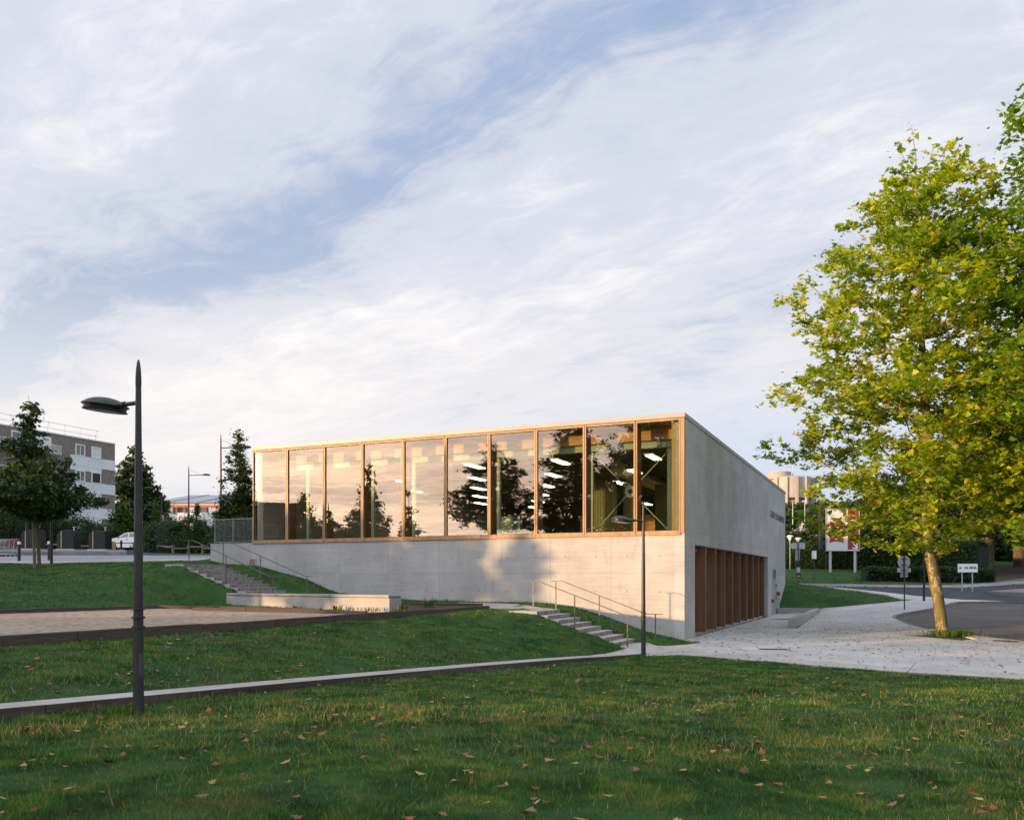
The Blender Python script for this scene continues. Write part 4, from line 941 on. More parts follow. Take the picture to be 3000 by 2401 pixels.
def hedge(name, label, cat, pts, hh, dep, n, lsize=.05, leaf='leaf_hedge', z=None, rough=.18, seed=3, group=None, base=True, shoots=0.0):
    """clipped or loose hedge following a line of plan points"""
    rs = np.random.RandomState(seed); c = Vector((pts[0][0], pts[0][1], h(*pts[0][:2]) if z is None else z)); root = thing(name, label, cat, c, group=group)
    P_ = np.array([p[:2] for p in pts], float); seg = np.linalg.norm(np.diff(P_, axis=0), axis=1); cum = np.r_[0, np.cumsum(seg)]; tot_ = cum[-1]
    hs = np.array(hh if isinstance(hh, (list, tuple)) else [hh] * len(pts), float)
    def P(u_): return np.c_[np.interp(u_, cum, P_[:, 0]), np.interp(u_, cum, P_[:, 1])]
    u_ = rs.rand(n) * tot_; q = P(u_); q2 = P(np.minimum(u_ + .1, tot_)); q1 = P(np.maximum(u_ - .1, 0)); d_ = q2 - q1; d_ /= np.linalg.norm(d_, axis=1, keepdims=True) + 1e-9; nn = np.c_[-d_[:, 1], d_[:, 0]]
    hu = np.interp(u_, cum, hs); bump = np.array([mnoise.noise(Vector((a * .7, seed, 0))) + .5 * mnoise.noise(Vector((a * 2.3, seed, 4))) for a in u_]) * rough * 2
    hu = hu * (1 + bump * .6); a = rs.rand(n); side = rs.choice([-1, 1], n)
    top = a < .35; v = np.where(top, rs.uniform(-1, 1, n), side * (1 + rs.normal(0, .08, n))); zf = np.where(top, 1 - .12 * v ** 2, rs.rand(n)); v = v * np.where(top, .9, 1) * (1 - .25 * np.maximum(zf - .75, 0) * 4 * .5)
    dn = dep / 2 * (1 + np.array([mnoise.noise(Vector((a_ * .9, b_ * 2, seed + 9.))) for a_, b_ in zip(u_, zf)]) * rough * 1.6)
    sh = rs.rand(n) < shoots; zh = zf * hu + rs.normal(0, .05, n) * hh_m(hs) + sh * rs.rand(n) * hh_m(hs) * .3 * (zf > .8)
    zg = H(q) if z is None else np.full(n, z); C = np.c_[q + nn * (v * dn)[:, None], zg + np.maximum(zh, .02)]
    C += rs.normal(0, lsize * .7, C.shape)
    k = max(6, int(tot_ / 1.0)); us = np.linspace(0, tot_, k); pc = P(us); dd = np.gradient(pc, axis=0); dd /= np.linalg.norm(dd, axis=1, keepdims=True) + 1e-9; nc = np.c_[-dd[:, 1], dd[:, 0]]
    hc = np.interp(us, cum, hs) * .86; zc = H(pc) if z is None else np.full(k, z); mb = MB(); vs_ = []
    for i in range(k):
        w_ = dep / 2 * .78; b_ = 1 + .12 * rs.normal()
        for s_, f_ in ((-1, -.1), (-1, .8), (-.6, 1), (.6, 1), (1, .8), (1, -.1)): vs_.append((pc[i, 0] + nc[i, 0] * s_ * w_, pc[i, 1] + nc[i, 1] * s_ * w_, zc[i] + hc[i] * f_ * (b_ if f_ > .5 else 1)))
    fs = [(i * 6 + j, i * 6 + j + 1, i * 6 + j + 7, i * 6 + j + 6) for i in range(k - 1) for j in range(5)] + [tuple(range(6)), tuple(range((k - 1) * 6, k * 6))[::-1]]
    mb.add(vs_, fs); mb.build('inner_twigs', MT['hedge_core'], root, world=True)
    link('foliage', leaves_mesh('foliage', C, lsize, RHOMB, rs, flat=.25), MT[leaf], root, world=True)
    return root
def hh_m(a): return float(np.mean(a))

# the big plane tree on the forecourt
g1 = 'plane trees at the forecourt'
grow_tree('plane_tree', 'yellowing plane tree with flaking trunk growing out of the paved forecourt', 'plane tree', (16.35, 32.4, .10),
    [(0, 0, -.1), (-.12, 0, 1.0), (-.38, .05, 2.6), (-.52, .1, 4.0), (-.58, .1, 5.5), (-.55, .15, 8), (-.75, .1, 11), (-.95, 0, 14), (-1.0, 0, 17.3)],
    [(3.2, 1.5), (3.7, 3.0), (4.1, 4.4), (4.9, 5.5), (5.8, 5.8), (7.6, 6.2), (9.6, 5.9), (11.5, 5.5), (12.9, 5.2), (14.3, 4.9), (15.7, 4.1), (17.0, 3.0), (18.3, 1.5), (19.2, .3)],
    N=1850, per=26, lsize=.128, spread=.25, leaf='leaf_plane', bark='plane_bark', r0=.205, seed=11, tmpl=STAR, group=g1, nthr=.06, nsc=.62, bias=.50, droop=.6, twig=.011)
grow_tree('plane_tree', 'plane tree at the edge whose crown merges with the yellowing one on its right', 'plane tree', (21.0, 29.0, .05),
    [(0, 0, -.1), (.1, 0, 3), (.1, 0, 8), (0, 0, 14), (0, 0, 19)],
    [(2.6, 2.0), (3.5, 4.6), (5, 5.9), (9, 6.6), (12, 6.4), (14, 6.9), (16.3, 5.9), (18, 4.6), (19.3, 2.8), (20.6, .3)],
    N=2900, per=24, lsize=.135, spread=.32, leaf='leaf_plane_green', bark='plane_bark', r0=.22, seed=5, tmpl=STAR, group=g1, nthr=-.05, nsc=.5, bias=.5, droop=.6)
# young oak on the upper bank with its stake
p = at(115.6, 1658.5, 37.0)
grow_tree('oak_tree', 'young dark green oak with a narrow leader on the upper bank at the left edge', 'oak tree', (p.x, p.y, h(p.x, p.y)),
    [(0, 0, -.1), (-.1, 0, 2), (-.15, 0, 4), (-.35, 0, 6), (-.48, 0, 7.4)],
    [(2.0, .7), (2.3, 1.7), (2.7, 2.7), (3.2, 2.85), (3.7, 2.3), (4.3, 1.85), (4.9, 1.5), (5.4, 1.3), (5.8, .72), (6.2, .60), (6.8, .55), (7.4, .4), (8.0, .08)],
    N=430, per=40, lsize=.095, spread=.17, leaf='leaf_oak', bark='moss_bark', r0=.072, seed=21, tmpl=OAK, nthr=-.02, nsc=.9, bias=.5, up=.5, flat=.15, droop=1.2)
p = at(103, 1664, 36.5); z = h(p.x, p.y); mb = MB(); mb.tube([(0, 0, -.3), (-.06, 0, 1.2), (-.10, 0, 2.45)], [.065, .062, .06], 12)
tag(mb.build('tree_stake', MT['log'], smooth=True, loc=(p.x, p.y, z)), 'thick leaning wooden stake beside the trunk of the young oak', 'stake')
# conifer-like tree behind the mesh fence
p = at(700, 1590, 50)
grow_tree('hornbeam_tree', 'upright dark green tree with a pointed top behind the mesh fence', 'tree', (p.x, p.y, 3.5),
    [(0, 0, -.1), (0, 0, 4), (0, 0, 7.6)], [(.4, 1.6), (1.2, 2.0), (2.4, 1.75), (3.6, 1.35), (4.6, 1.0), (5.6, .7), (6.6, .40), (7.6, .06)],
    N=900, per=30, lsize=.08, spread=.2, leaf='leaf_oak', r0=.09, seed=31, nthr=-.2, nsc=1.1, up=.5)
# dark cypresses beside the flats and a lighter tree before them
for i, (x, Y, ztop, rad, lab) in enumerate(((388, 112, 14.4, 3.9, 'tall dark cypress against the end of the flats'), (428, 113, 10.8, 3.6, 'shorter dark cypress on the right of the taller one'))):
    p = at(x, 1560, Y); grow_tree('cypress_tree', lab, 'cypress', (p.x, p.y, 5.6), [(0, 0, 0), (0, 0, ztop * .95)], [(.3, rad), (ztop * .3, rad), (ztop * .6, rad * .85), (ztop * .85, rad * .5), (ztop, .1)],
        N=900, per=34, lsize=.20, spread=.36, leaf='leaf_dark', r0=.2, seed=41 + i, nthr=-.3, nsc=.5, tmpl=RHOMB, flat=0.0, group='dark cypresses beside the flats', bias=.6)
p = at(355, 1560, 88)
grow_tree('maple_tree', 'lighter green rounded tree at the corner of the flats', 'tree', (p.x, p.y, 5.0), [(0, 0, 0), (0, 0, 4.5)], [(.3, 1.6), (1.2, 2.0), (2.6, 1.6), (3.8, 1.1), (5.1, .2)], N=330, per=26, lsize=.13, spread=.26, leaf='leaf_mid', seed=51, tmpl=RHOMB, r0=.12)
for i, (x, yt, Y, r_, lab) in enumerate(((457, 1460, 90, .85, 'small columnar tree in front of the warehouse, nearer the road lamp'), (492, 1472, 90, .95, 'small columnar tree in front of the warehouse, between two road lamps'), (577, 1478, 86, .4, 'thin sapling before the white container'), (600, 1512, 84, .6, 'low sapling before the printed panel'))):
    p = at(x, yt, Y); zb = 5.0; ht = p.z - zb
    grow_tree('columnar_tree', lab, 'tree', (p.x, p.y, zb), [(0, 0, 0), (0, 0, ht * .95)], [(.5, r_ * .8), (ht * .35, r_), (ht * .7, r_ * .7), (ht, .1)], N=110, per=22, lsize=.10, spread=.16, leaf='leaf_mid', seed=61 + i, tmpl=RHOMB, r0=.05, group='saplings before the warehouse')
# right hand background trees
bgt = [(2570, 84, 3.3, 7.6, 3.0, 'leaf_dark', 'round green tree above the long hedge next to the billboard'),
       (2735, 80, 3.0, 13.0, 6.0, 'leaf_dark', 'broad dark tree spreading above the hedge behind the leaning plane trunk'),
       (2890, 74, 2.7, 15.0, 6.5, 'leaf_dark', 'large shady tree with thick dark trunk at the side road'),
       (2985, 82, 3.0, 16.0, 7.0, 'leaf_dark', 'large shady tree farther along the side road'),
       (3140, 72, 2.8, 15.0, 7.0, 'leaf_dark', 'large shady tree at the edge of the side road')]
for i, (x, Y, zb, ht, r_, lf, lab) in enumerate(bgt):
    p = at(x, 1650, Y); lo_ = 1.4 if i == 0 else 3.4
    grow_tree('broadleaf_tree', lab, 'tree', (p.x, p.y, zb), [(0, 0, -.4), (.2, 0, ht * .4), (0, 0, ht * .9)], [(lo_, r_ * .7), (lo_ + 1.2, r_), (ht * .6, r_), (ht * .85, r_ * .6), (ht, .3)],
        N=420 if i == 0 else 620, per=30, lsize=.21, spread=.5, leaf=lf, seed=71 + i, tmpl=RHOMB, r0=.22 if i == 0 else .55, group='trees along the side road', nthr=-.3, nsc=.35, twig=.02)
for i, (x, Y, zb, ht, r_) in enumerate(((2325, 92, 3.8, 4.6, 2.6), (2372, 90, 3.8, 3.9, 2.3), (2418, 95, 4.0, 3.3, 1.8))):
    p = at(x, 1600, Y); grow_tree('shrub_tree', ['dark bushy tree right behind the corner of the side wall', 'dark bushy tree between globe lamps and billboard', 'low bushy tree hidden behind the billboard edge'][i], 'tree', (p.x, p.y, zb), [(0, 0, -.3), (0, 0, ht * .85)], [(.2, r_ * .9), (ht * .3, r_), (ht * .7, r_ * .8), (ht, .2)],
        N=260, per=30, lsize=.17, spread=.33, leaf='leaf_dark', seed=81 + i, tmpl=RHOMB, r0=.12, group='bushy trees behind the hall corner')
# trees beyond the left edge: they shade the lawn and are mirrored in the glass
WEST = [(-25.0, 29.3, 2.4, 5.4, 1.9, 1.2), (-22.5, 26.0, 2.2, 7.8, 2.1, 1.3), (-21.1, 23.8, 1.9, 6.0, 1.25, 2.1)]
for i, (x, y, zb, ht, r_, lo_) in enumerate(WEST):
    grow_tree('oak_tree', ['smallest of the three oaks mirrored in the left panes', 'tallest of the three oaks mirrored in the third and fourth pane', 'broad young oak mirrored in the fifth pane'][i], 'oak tree', (x, y, zb), [(0, 0, -.2), (0, 0, ht * .95)],
        [(lo_, r_ * .5), (lo_ + .8, r_), (ht * .5, r_ * .8), (ht * .7, r_ * .4), (ht, .06)], N=(400, 500, 95)[i], per=24, lsize=.10, spread=.2, leaf='leaf_oak', bark='moss_bark', r0=.09, seed=91 + i, tmpl=OVAL, nsc=.9, group='young oaks mirrored in the glass')
BIG = [(-28.9, 0.3, 1.2, 16.5, 5.2, 4.2), (-25, -7, 1.4, 18, 7.2, 3.4), (-18.5, -12, 1.4, 18, 7.4, 3.4), (-50, -8, 2.0, 16, 6.6, 6.0), (-34, -16, 1.6, 21, 8.5, 4.0)]
for i, (x, y, zb, ht, r_, lo_) in enumerate(BIG):
    grow_tree('big_tree', ['tall dark tree mirrored in the seventh pane', 'tall dark tree mirrored in the eighth pane', 'tall dark tree mirrored in the two panes by the corner', 'farther tree mirrored at the left of the tall ones', 'tallest tree mirrored behind the others'][i], 'tree', (x, y, zb), [(0, 0, -.3), (.2, 0, ht * .5), (0, 0, ht * .95)],
        [(lo_, r_ * .6), (lo_ + 1.6, r_), (max(ht * .5, lo_ + 2.6), r_), (ht * .8, r_ * .6), (ht, .3)], N=(560, 900, 900, 560, 900)[i], per=28, lsize=.19, spread=.42, leaf='leaf_dark', r0=.35, seed=101 + i, tmpl=RHOMB, nsc=.45, nthr=-.04, twig=.015, group='tall trees mirrored in the glass')

grow_tree('shrub_tree', 'bushy tree added to shade the hall wall, mirrored beside the lamp in the third pane', 'tree', (-35.5, 21.3, 2.2), [(0, 0, -.2), (0, 0, 5.0)], [(.3, 1.3), (1.5, 1.9), (3.5, 1.8), (5.4, .3)], N=330, per=26, lsize=.12, spread=.25, leaf='leaf_dark', seed=130, tmpl=RHOMB, r0=.08)  # added beyond the frame to keep low sun off the hall wall
grow_tree('shrub_tree', 'smaller bushy tree added to shade the hall wall, mirrored behind the tallest oak', 'tree', (-30.8, 20.3, 2.2), [(0, 0, -.2), (0, 0, 4.0)], [(.2, 1.1), (1.2, 1.7), (3.2, 1.6), (4.4, .4)], N=150, per=26, lsize=.11, spread=.22, leaf='leaf_dark', seed=131, tmpl=RHOMB, r0=.07)  # added to close a sunlit streak on the hall wall
# ------------------------------------------------------------------ upper parking area on the left
def bollard(p, label, cap=True, hh=.98):
    t_ = thing('bollard', label, 'bollard', (p.x, p.y, h(p.x, p.y)), group='bollards along the upper road')
    MB().lathe([(.075, -.1), (.075, hh - .13)], 16).build('post', MT['anthracite'], t_, smooth=True)
    MB().lathe([(.078, hh - .13), (.078, hh - .01), (.07, hh)], 16).build('cap', MT['white'] if cap else MT['anthracite'], t_, smooth=True)
bollard(at(56, 1647, 43), 'white topped bollard left of the young oak')
bollard(at(144, 1646, 44.5), 'white topped bollard half behind the bank lamp post')
bollard(at(537, 1623, 62), 'white topped bollard by the log fence above the upper steps')
bollard(at(355, 1618, 62), 'plain dark bollard in front of the parked car', False, .85)
def bin_kind():
    r = bpy.data.objects.new('recycling_bin', None); COL.objects.link(r)
    pr = [(-.57, 0), (.57, 0), (.57, 1.26), (.50, 1.24), (.30, 1.25), (.05, 1.29), (-.15, 1.28), (-.40, 1.16), (-.57, .98)]
    mb = MB(); n = len(pr); vs_ = [(x, -.5, z) for x, z in pr] + [(x, .5, z) for x, z in pr]
    mb.add(vs_, [tuple(range(n)), tuple(range(n, 2 * n))[::-1]] + [(i, n + i, n + (i + 1) % n, (i + 1) % n) for i in range(n)]); mb.build('body', MT['bin_coat'], r, bevel=.03)
    MB().box(-.30, -.24, -.506, -.5, .05, 1.2).build('reflector_strip', MT['cardboard'], r)
    MB().box(-.62, .62, -.55, .55, -.12, .0).build('base_plate', MT['plaza'], r)
    MB().lathe([(.05, 1.2), (.05, 1.46), (.10, 1.48), (.10, 1.52), (.06, 1.53)], 14, Matrix.Translation((.30, .1, 0))).build('filling_cap', MT['grey_metal'], r, smooth=True)
    return r
b0 = bin_kind()
for i, (x, lab) in enumerate(((98, 'dark recycling bin behind the young oak trunk'), (202, 'dark recycling bin in the middle of the row'), (294, 'dark recycling bin next to the parked white car'))):
    o = b0 if i == 0 else copy_tree(b0); p = at(x, 1619, 58.5); o.location = (p.x, p.y, h(p.x, p.y) + .28); tag(o, lab, 'recycling bin', 'recycling bins by the hedge')
mb = MB(); ps = [at(-60, 0, 54), at(372, 0, 55), at(365, 0, 61), at(-60, 0, 60)]
mb.prism([(p.x, p.y) for p in ps], 3.4, [h(p.x, p.y) + .22 for p in ps]); o = mb.build('bin_platform', MT['kerb'], bevel=.03); o['kind'] = 'structure'
p = at(326, 1621, 60); t_ = thing('cardboard_box', 'tall open cardboard box leaning by the end of the bin row', 'box', (p.x, p.y, h(p.x, p.y) + .18), .5)
MB().box(-.25, .25, -.2, .2, 0, .62).build('carton', MT['cardboard'], t_, bevel=.01); MB().box(.252, .262, -.18, .18, .02, .60).build('flap', MT['cream'], t_)
# log fence
def log_fence(label, pp, hh=.62):
    c = pp[0]; t_ = thing('log_fence', label, 'fence', (c.x, c.y, h(c.x, c.y)), group='log fences before the hedges')
    for p in pp: MB().tube([(p.x, p.y, h(p.x, p.y) - .2), (p.x, p.y, h(p.x, p.y) + hh)], .10, 10).build('log_post', MT['log'], t_, world=True, smooth=True)
    for i, (a, b) in enumerate(zip(pp[:-1], pp[1:])):
        dz_ = .06 if i % 2 else -.04
        MB().tube([(a.x, a.y - .1, h(a.x, a.y) + hh * .68 + dz_), (b.x, b.y - .1, h(b.x, b.y) + hh * .66 + dz_)], .065, 10).build('log_rail', MT['log'], t_, world=True, smooth=True)
log_fence('low log fence in front of the hedge behind the bins', [at(x, 0, 63) for x in (-40, 50, 172, 275, 330)])
log_fence('low log fence around the bushes beside the car park exit', [at(425, 0, 69), at(464, 0, 61.5), at(507, 0, 56.5), at(552, 0, 58), at(594, 0, 58), at(640, 0, 58)])
hedge('hedge', 'loose green hedge between the bins and the flats', 'hedge', [(-48, 66), (-39, 68), (-36.0, 71), (-35, 75)], [3.2, 3.0, 2.0, 1.8], 2.0, 26000, .085, 'leaf_hedge', rough=.35, seed=5, shoots=.15, group='hedges behind the parking area')
hedge('hedge', 'bushy green hedge right of the parked car behind the log fence', 'hedge', [at(452, 0, 66).xy[:], at(500, 0, 62).xy[:], at(560, 0, 62).xy[:], at(620, 0, 62).xy[:], at(720, 0, 64).xy[:]], [1.3, 2.0, 2.1, 1.9, 1.9], 2.6, 26000, .075, 'leaf_hedge', rough=.35, seed=7, shoots=.2, group='hedges behind the parking area')
# shopping trolleys at the left edge
def trolley():
    r = bpy.data.objects.new('shopping_trolley', None); COL.objects.link(r); mb = MB()
    B_ = [(-.42, -.24, .55), (.42, -.27, .52), (.42, .27, .52), (-.42, .24, .55)]; T_ = [(-.46, -.26, .88), (.46, -.30, 1.02), (.46, .30, 1.02), (-.46, .26, .88)]
    for q in (B_, T_):
        for i in range(4): mb.tube([q[i], q[(i + 1) % 4]], .009, 6)
    for i in range(4):
        for k in range(9):
            a = Vector(B_[i]).lerp(Vector(B_[(i + 1) % 4]), k / 9); b = Vector(T_[i]).lerp(Vector(T_[(i + 1) % 4]), k / 9); mb.tube([a, b], .004, 4)
        for k in range(1, 4):
            f = k / 4; a = Vector(B_[i]).lerp(Vector(T_[i]), f); b = Vector(B_[(i + 1) % 4]).lerp(Vector(T_[(i + 1) % 4]), f); mb.tube([a, b], .004, 4)
    mb.build('basket', MT['grey_metal'], r)
    mb = MB()
    for s in (-1, 1): mb.tube([(.5, s * .27, 1.0), (.40, s * .26, .3), (.35, s * .26, .15), (-.5, s * .18, .12)], .014, 6)
    mb.build('chassis', MT['grey_metal'], r)
    MB().tube([(.52, -.3, 1.02), (.52, .3, 1.02)], .03, 10).build('handle', MT['red'], r, smooth=True)
    MB().box(.36, .45, -.2, .2, .62, .98).build('child_seat', MT['red'], r)
    for x in (-.45, .40):
        for s in (-1, 1): MB().lathe([(.055, -.015), (.055, .015)], 12, Matrix.Translation((x, s * .22, .055)) @ Matrix.Rotation(math.radians(90), 4, 'X')).build('wheel', MT['black'], r)
    return r
t0 = trolley(); p = at(22, 1632, 50)
for i in range(4):
    o = t0 if i == 0 else copy_tree(t0); o.location = (p.x - i * .30, p.y + i * .05, h(p.x, p.y)); o.rotation_euler = (0, 0, .15); tag(o, ['shopping trolley at the front of the nested row by the left edge', 'second shopping trolley pushed into the front one', 'third shopping trolley of the nested row', 'last shopping trolley of the nested row'][i], 'shopping trolley', 'nested shopping trolleys')
# parked car
def car(loc, rz, label):
    r = thing('parked_car', label, 'car', loc, rz); L2, wd = 2.2, .84
    bp = [(-2.18, .30), (-2.20, .52), (-2.12, .70), (-1.95, .80), (-1.30, .93), (-1.02, .97), (1.35, 1.00), (1.95, .96), (2.12, .88), (2.20, .60), (2.17, .32), (1.85, .24)]
    wl = []
    for cx_ in (1.33, -1.33): wl += [(cx_ + .36 * math.cos(math.radians(a)), .30 + .36 * math.sin(math.radians(a))) for a in range(0, 181, 20)]
    bp = bp + [(1.72, .22)] + wl[:10] + [(.9, .2), (-.9, .2)] + wl[10:] + [(-1.75, .22)]
    mb = MB(); n = len(bp); sec = [(-wd, .97, 0), (-wd + .03, 1, 0), (wd - .03, 1, 0), (wd, .97, 0)]
    vs_ = [(x * (.985 if abs(y) == wd else 1), y, z if z < .9 else z - (.02 if abs(y) == wd else 0)) for y, s_, _ in sec for x, z in bp]
    fs = [tuple(range(n)), tuple(range(3 * n, 4 * n))[::-1]] + [(k * n + i, (k + 1) * n + i, (k + 1) * n + (i + 1) % n, k * n + (i + 1) % n) for k in range(3) for i in range(n)]
    body = mb.add(vs_, fs).build('body', MT['white'], r, smooth=True)
    cb = [(-1.05, .95), (-.42, 1.33), (-.15, 1.40), (.55, 1.41), (.95, 1.36), (1.62, .99)]; n = len(cb); mb = MB()
    ins = [(-.80, 0), (-.60, 1)]
    vs_ = [(x, s_ * (.79 - .19 * (z - .95) / .46), z) for s_ in (-1, 1) for x, z in cb]
    mb.add(vs_, [tuple(range(n)), tuple(range(n, 2 * n))[::-1]] + [(i, n + i, n + (i + 1) % n, (i + 1) % n) for i in range(n)]); mb.build('cabin', MT['white'], r, smooth=True, bevel=.03)
    def glass(nm, quad, s_):
        m_ = MB(); v = [(x, s_ * (.79 - .19 * (z - .95) / .46 + .012), z) for x, z in quad]; m_.add(v, [tuple(range(len(v)))] if s_ < 0 else [tuple(range(len(v)))[::-1]]); m_.build(nm, MT['car_glass'], r)
    for s_ in (-1, 1):
        glass('side_window', [(-.80, 1.0), (.02, 1.0), (.02, 1.35), (-.16, 1.34), (-.38, 1.27)], s_)
        glass('side_window', [(.10, 1.0), (.80, 1.0), (.92, 1.14), (.86, 1.30), (.62, 1.35), (.10, 1.355)], s_)
        glass('side_window', [(.88, 1.0), (1.36, 1.0), (.98, 1.24)], s_)
        MB().box(-1.9, 1.9, s_ * .845 - .012, s_ * .845 + .012, .52, .58).build('side_trim', MT['dark_metal'], r)
        MB().box(-.86, -.72, s_ * .90 - .09, s_ * .90 + .09, .98, 1.08).build('mirror', MT['black'], r, bevel=.03)
        for x in (.0, .85): MB().box(x - .09, x + .09, s_ * .852 - .01, s_ * .852 + .01, .82, .86).build('door_handle', MT['black'], r)
        for x in (-2.13, 2.13): MB().box(x - .08, x + .05, s_ * .62 - .18, s_ * .62 + .18, .60, .74).build('headlight' if x < 0 else 'tail_light', MT['grey_metal'] if x < 0 else MT['red'], r, bevel=.02)
    for a, b, nm in (((-1.03, .985), (-.43, 1.33), 'windscreen'), ((1.60, 1.01), (.97, 1.355), 'rear_window')):
        sg = -1 if nm == 'windscreen' else 1
        m_ = MB(); m_.add([(a[0] + sg * .012, -.70, a[1] + .01), (a[0] + sg * .012, .70, a[1] + .01), (b[0] + sg * .012, .56, b[1] + .01), (b[0] + sg * .012, -.56, b[1] + .01)], [(0, 1, 2, 3)]); m_.build(nm, MT['car_glass'], r)
    for x in (-1.33, 1.33):
        for s_ in (-1, 1):
            M_ = Matrix.Translation((x, s_ * .74, .30)) @ Matrix.Rotation(math.radians(90), 4, 'X')
            w_ = MB().lathe([(.19, -.09), (.29, -.095), (.31, -.06), (.31, .06), (.29, .095), (.19, .09)], 24, M_, cap=False).build('wheel', MT['tyre'], r, smooth=True)
            MB().lathe([(.001, -.07), (.08, -.08), (.19, -.06), (.19, .06), (.08, .08), (.001, .07)], 18, M_, cap=False).build('rim', MT['grey_metal'], w_, smooth=True)
    for x in (-2.19, 2.19): MB().box(x - .06, x + .04, -.8, .8, .34, .48).build('bumper', MT['white'], r, bevel=.03)
p = at(392, 1608, 69); car((p.x, p.y, h(p.x, p.y) + .015), math.radians(-14), 'white four door saloon parked behind the last bin, half hidden by the lamp post')

# ------------------------------------------------------------------ block of flats
fl = thing('apartment_block', 'four storey block of flats in brown pebbledash with white bands', 'apartment block', (-43.7, 94.0, 0), math.atan2(-0.91212, -0.40992))
LEN = 40
MB().box(0, LEN, -12, 0, 3.0, 17.0).build('wall', MT['pebble'], fl)
MB().box(-.06, LEN, -12.06, .06, 17.0, 17.12).build('roof_edge', MT['white_panel'], fl)
for z0 in (14.08, 11.40, 8.72):
    mb = MB(); xs_ = [0, 1.75, 3.45, 5.6]
    for a, b in zip(xs_[:-1], xs_[1:]): mb.box(a + .01, b - .01, 0, .05, z0, z0 + 1.09)
    mb.box(1.76, 3.44, 0, .046, z0 - .46, z0 - .012).box(3.46, 5.59, 0, .046, z0 - .46, z0 - .012); mb.build('white_band', MT['white_panel'], fl)
k_ = 0
for z0 in (15.17, 12.45, 9.77, 7.09, 4.4):
    for a, b in ((1.85, 3.05), (3.85, 5.0)):
        f = MB(); f.box(a, b, 0, .09, z0, z0 + .09).box(a, b, 0, .09, z0 + 1.10, z0 + 1.2).box(a, a + .1, 0, .09, z0 + .09, z0 + 1.1).box(b - .1, b, 0, .09, z0 + .09, z0 + 1.1)
        w_ = f.build('window', MT['white'], fl); k_ += 1
        if k_ in (1, 8): MB().box(a + .1, b - .1, 0, .05, z0 + .09, z0 + 1.1).build('shutter', MT['white_panel'], w_)
        else:
            MB().box(a + .1, b - .1, 0, .03, z0 + .09, z0 + 1.1).build('pane', MT['black'] if k_ == 3 else MT['window_glass'], w_)
            if k_ != 3: MB().box((a + b) / 2 - .03, (a + b) / 2 + .03, .03, .07, z0 + .09, z0 + 1.1).build('mullion', MT['white'], w_)
    for j, x0 in enumerate((7.4, 13.2, 21.0, 27.0)):
        bc = MB().box(x0, x0 + 5.2, 0, 1.1, z0 - .55, z0 - .37).build('balcony', MT['kerb'], fl)
        mb = MB(); mb.box(x0, x0 + 5.2, 1.04, 1.08, z0 + .52, z0 + .57); mb.box(x0, x0 + 5.2, 1.04, 1.08, z0 - .33, z0 - .30)
        for q in np.arange(x0 + .05, x0 + 5.2, .13): mb.box(q, q + .03, 1.045, 1.07, z0 - .37, z0 + .52)
        mb.build('railing', MT['white'], bc)
        for q, nm in ((x0 + .4, 'shutter'), (x0 + 3.0, 'balcony_door')):
            d_ = MB().box(q, q + 1.7, 0, .07, z0 - .36, z0 + 1.5).build(nm, MT['white_panel'] if nm == 'shutter' else MT['white'], fl)
            if nm != 'shutter':
                MB().box(q + .12, q + .8, .07, .08, z0 - .2, z0 + 1.38).build('pane', MT['window_glass'], d_); MB().box(q + .92, q + 1.6, .07, .08, z0 - .2, z0 + 1.38).build('pane', MT['window_glass'], d_)
mb = MB(); pts_ = []
for q in np.arange(2.2, 36, 1.9):
    mb.tube([(q, -.35, 17.1), (q, -.40, 17.5), (q + .05, -.15, 18.15)], .025, 6)
for zz, yy in ((18.15, -.15), (17.6, -.37)): mb.tube([(1.9, yy, zz), (36, yy, zz)], .022, 6)
for q in np.arange(-11.5, -.5, 1.9): mb.tube([(2.0, q, 17.1), (1.8, q, 17.5), (1.5, q, 17.95)], .025, 6)
mb.tube([(1.5, -11.5, 17.95), (1.5, -.3, 17.95)], .022, 6).tube([(1.8, -11.5, 17.5), (1.8, -.3, 17.5)], .022, 6)
mb.build('roof_railing', MT['grey_metal'], fl)
# second block, beyond the frame, mirrored in the first pane
f2 = thing('apartment_block', 'brown block of flats mirrored in the first pane of the glass front', 'apartment block', (-65.0, 16.8, 0), math.radians(-66.2))
MB().box(-7, 7, -5, 5, 2, 10.1).build('wall', MT['pebble'], f2); MB().box(-7.1, 7.1, -5.1, 5.1, 10.1, 10.25).build('roof_edge', MT['kerb'], f2)
for i in range(4):
    for z0 in (4, 6.7): 
        w_ = MB().box(-5.8 + i * 3, -4.4 + i * 3, 5, 5.08, z0, z0 + 1.2).build('window', MT['white'], f2); MB().box(-5.7 + i * 3, -4.5 + i * 3, 5.08, 5.09, z0 + .1, z0 + 1.1).build('pane', MT['window_glass'], w_)

shade_block = thing('apartment_block', 'long shade block added west of the upper road, out of the frame', 'apartment block', (-85 * .915 - 62 * .403, -85 * .403 + 62 * .915, 0), math.radians(-68))  # unseen blocker added to keep low sun off the bins and upper road
MB().box(-20, 20, -5, 5, 2, 16.0).build('wall', MT['pebble'], shade_block); MB().box(-20.1, 20.1, -5.1, 5.1, 16.0, 16.15).build('roof_edge', MT['kerb'], shade_block)

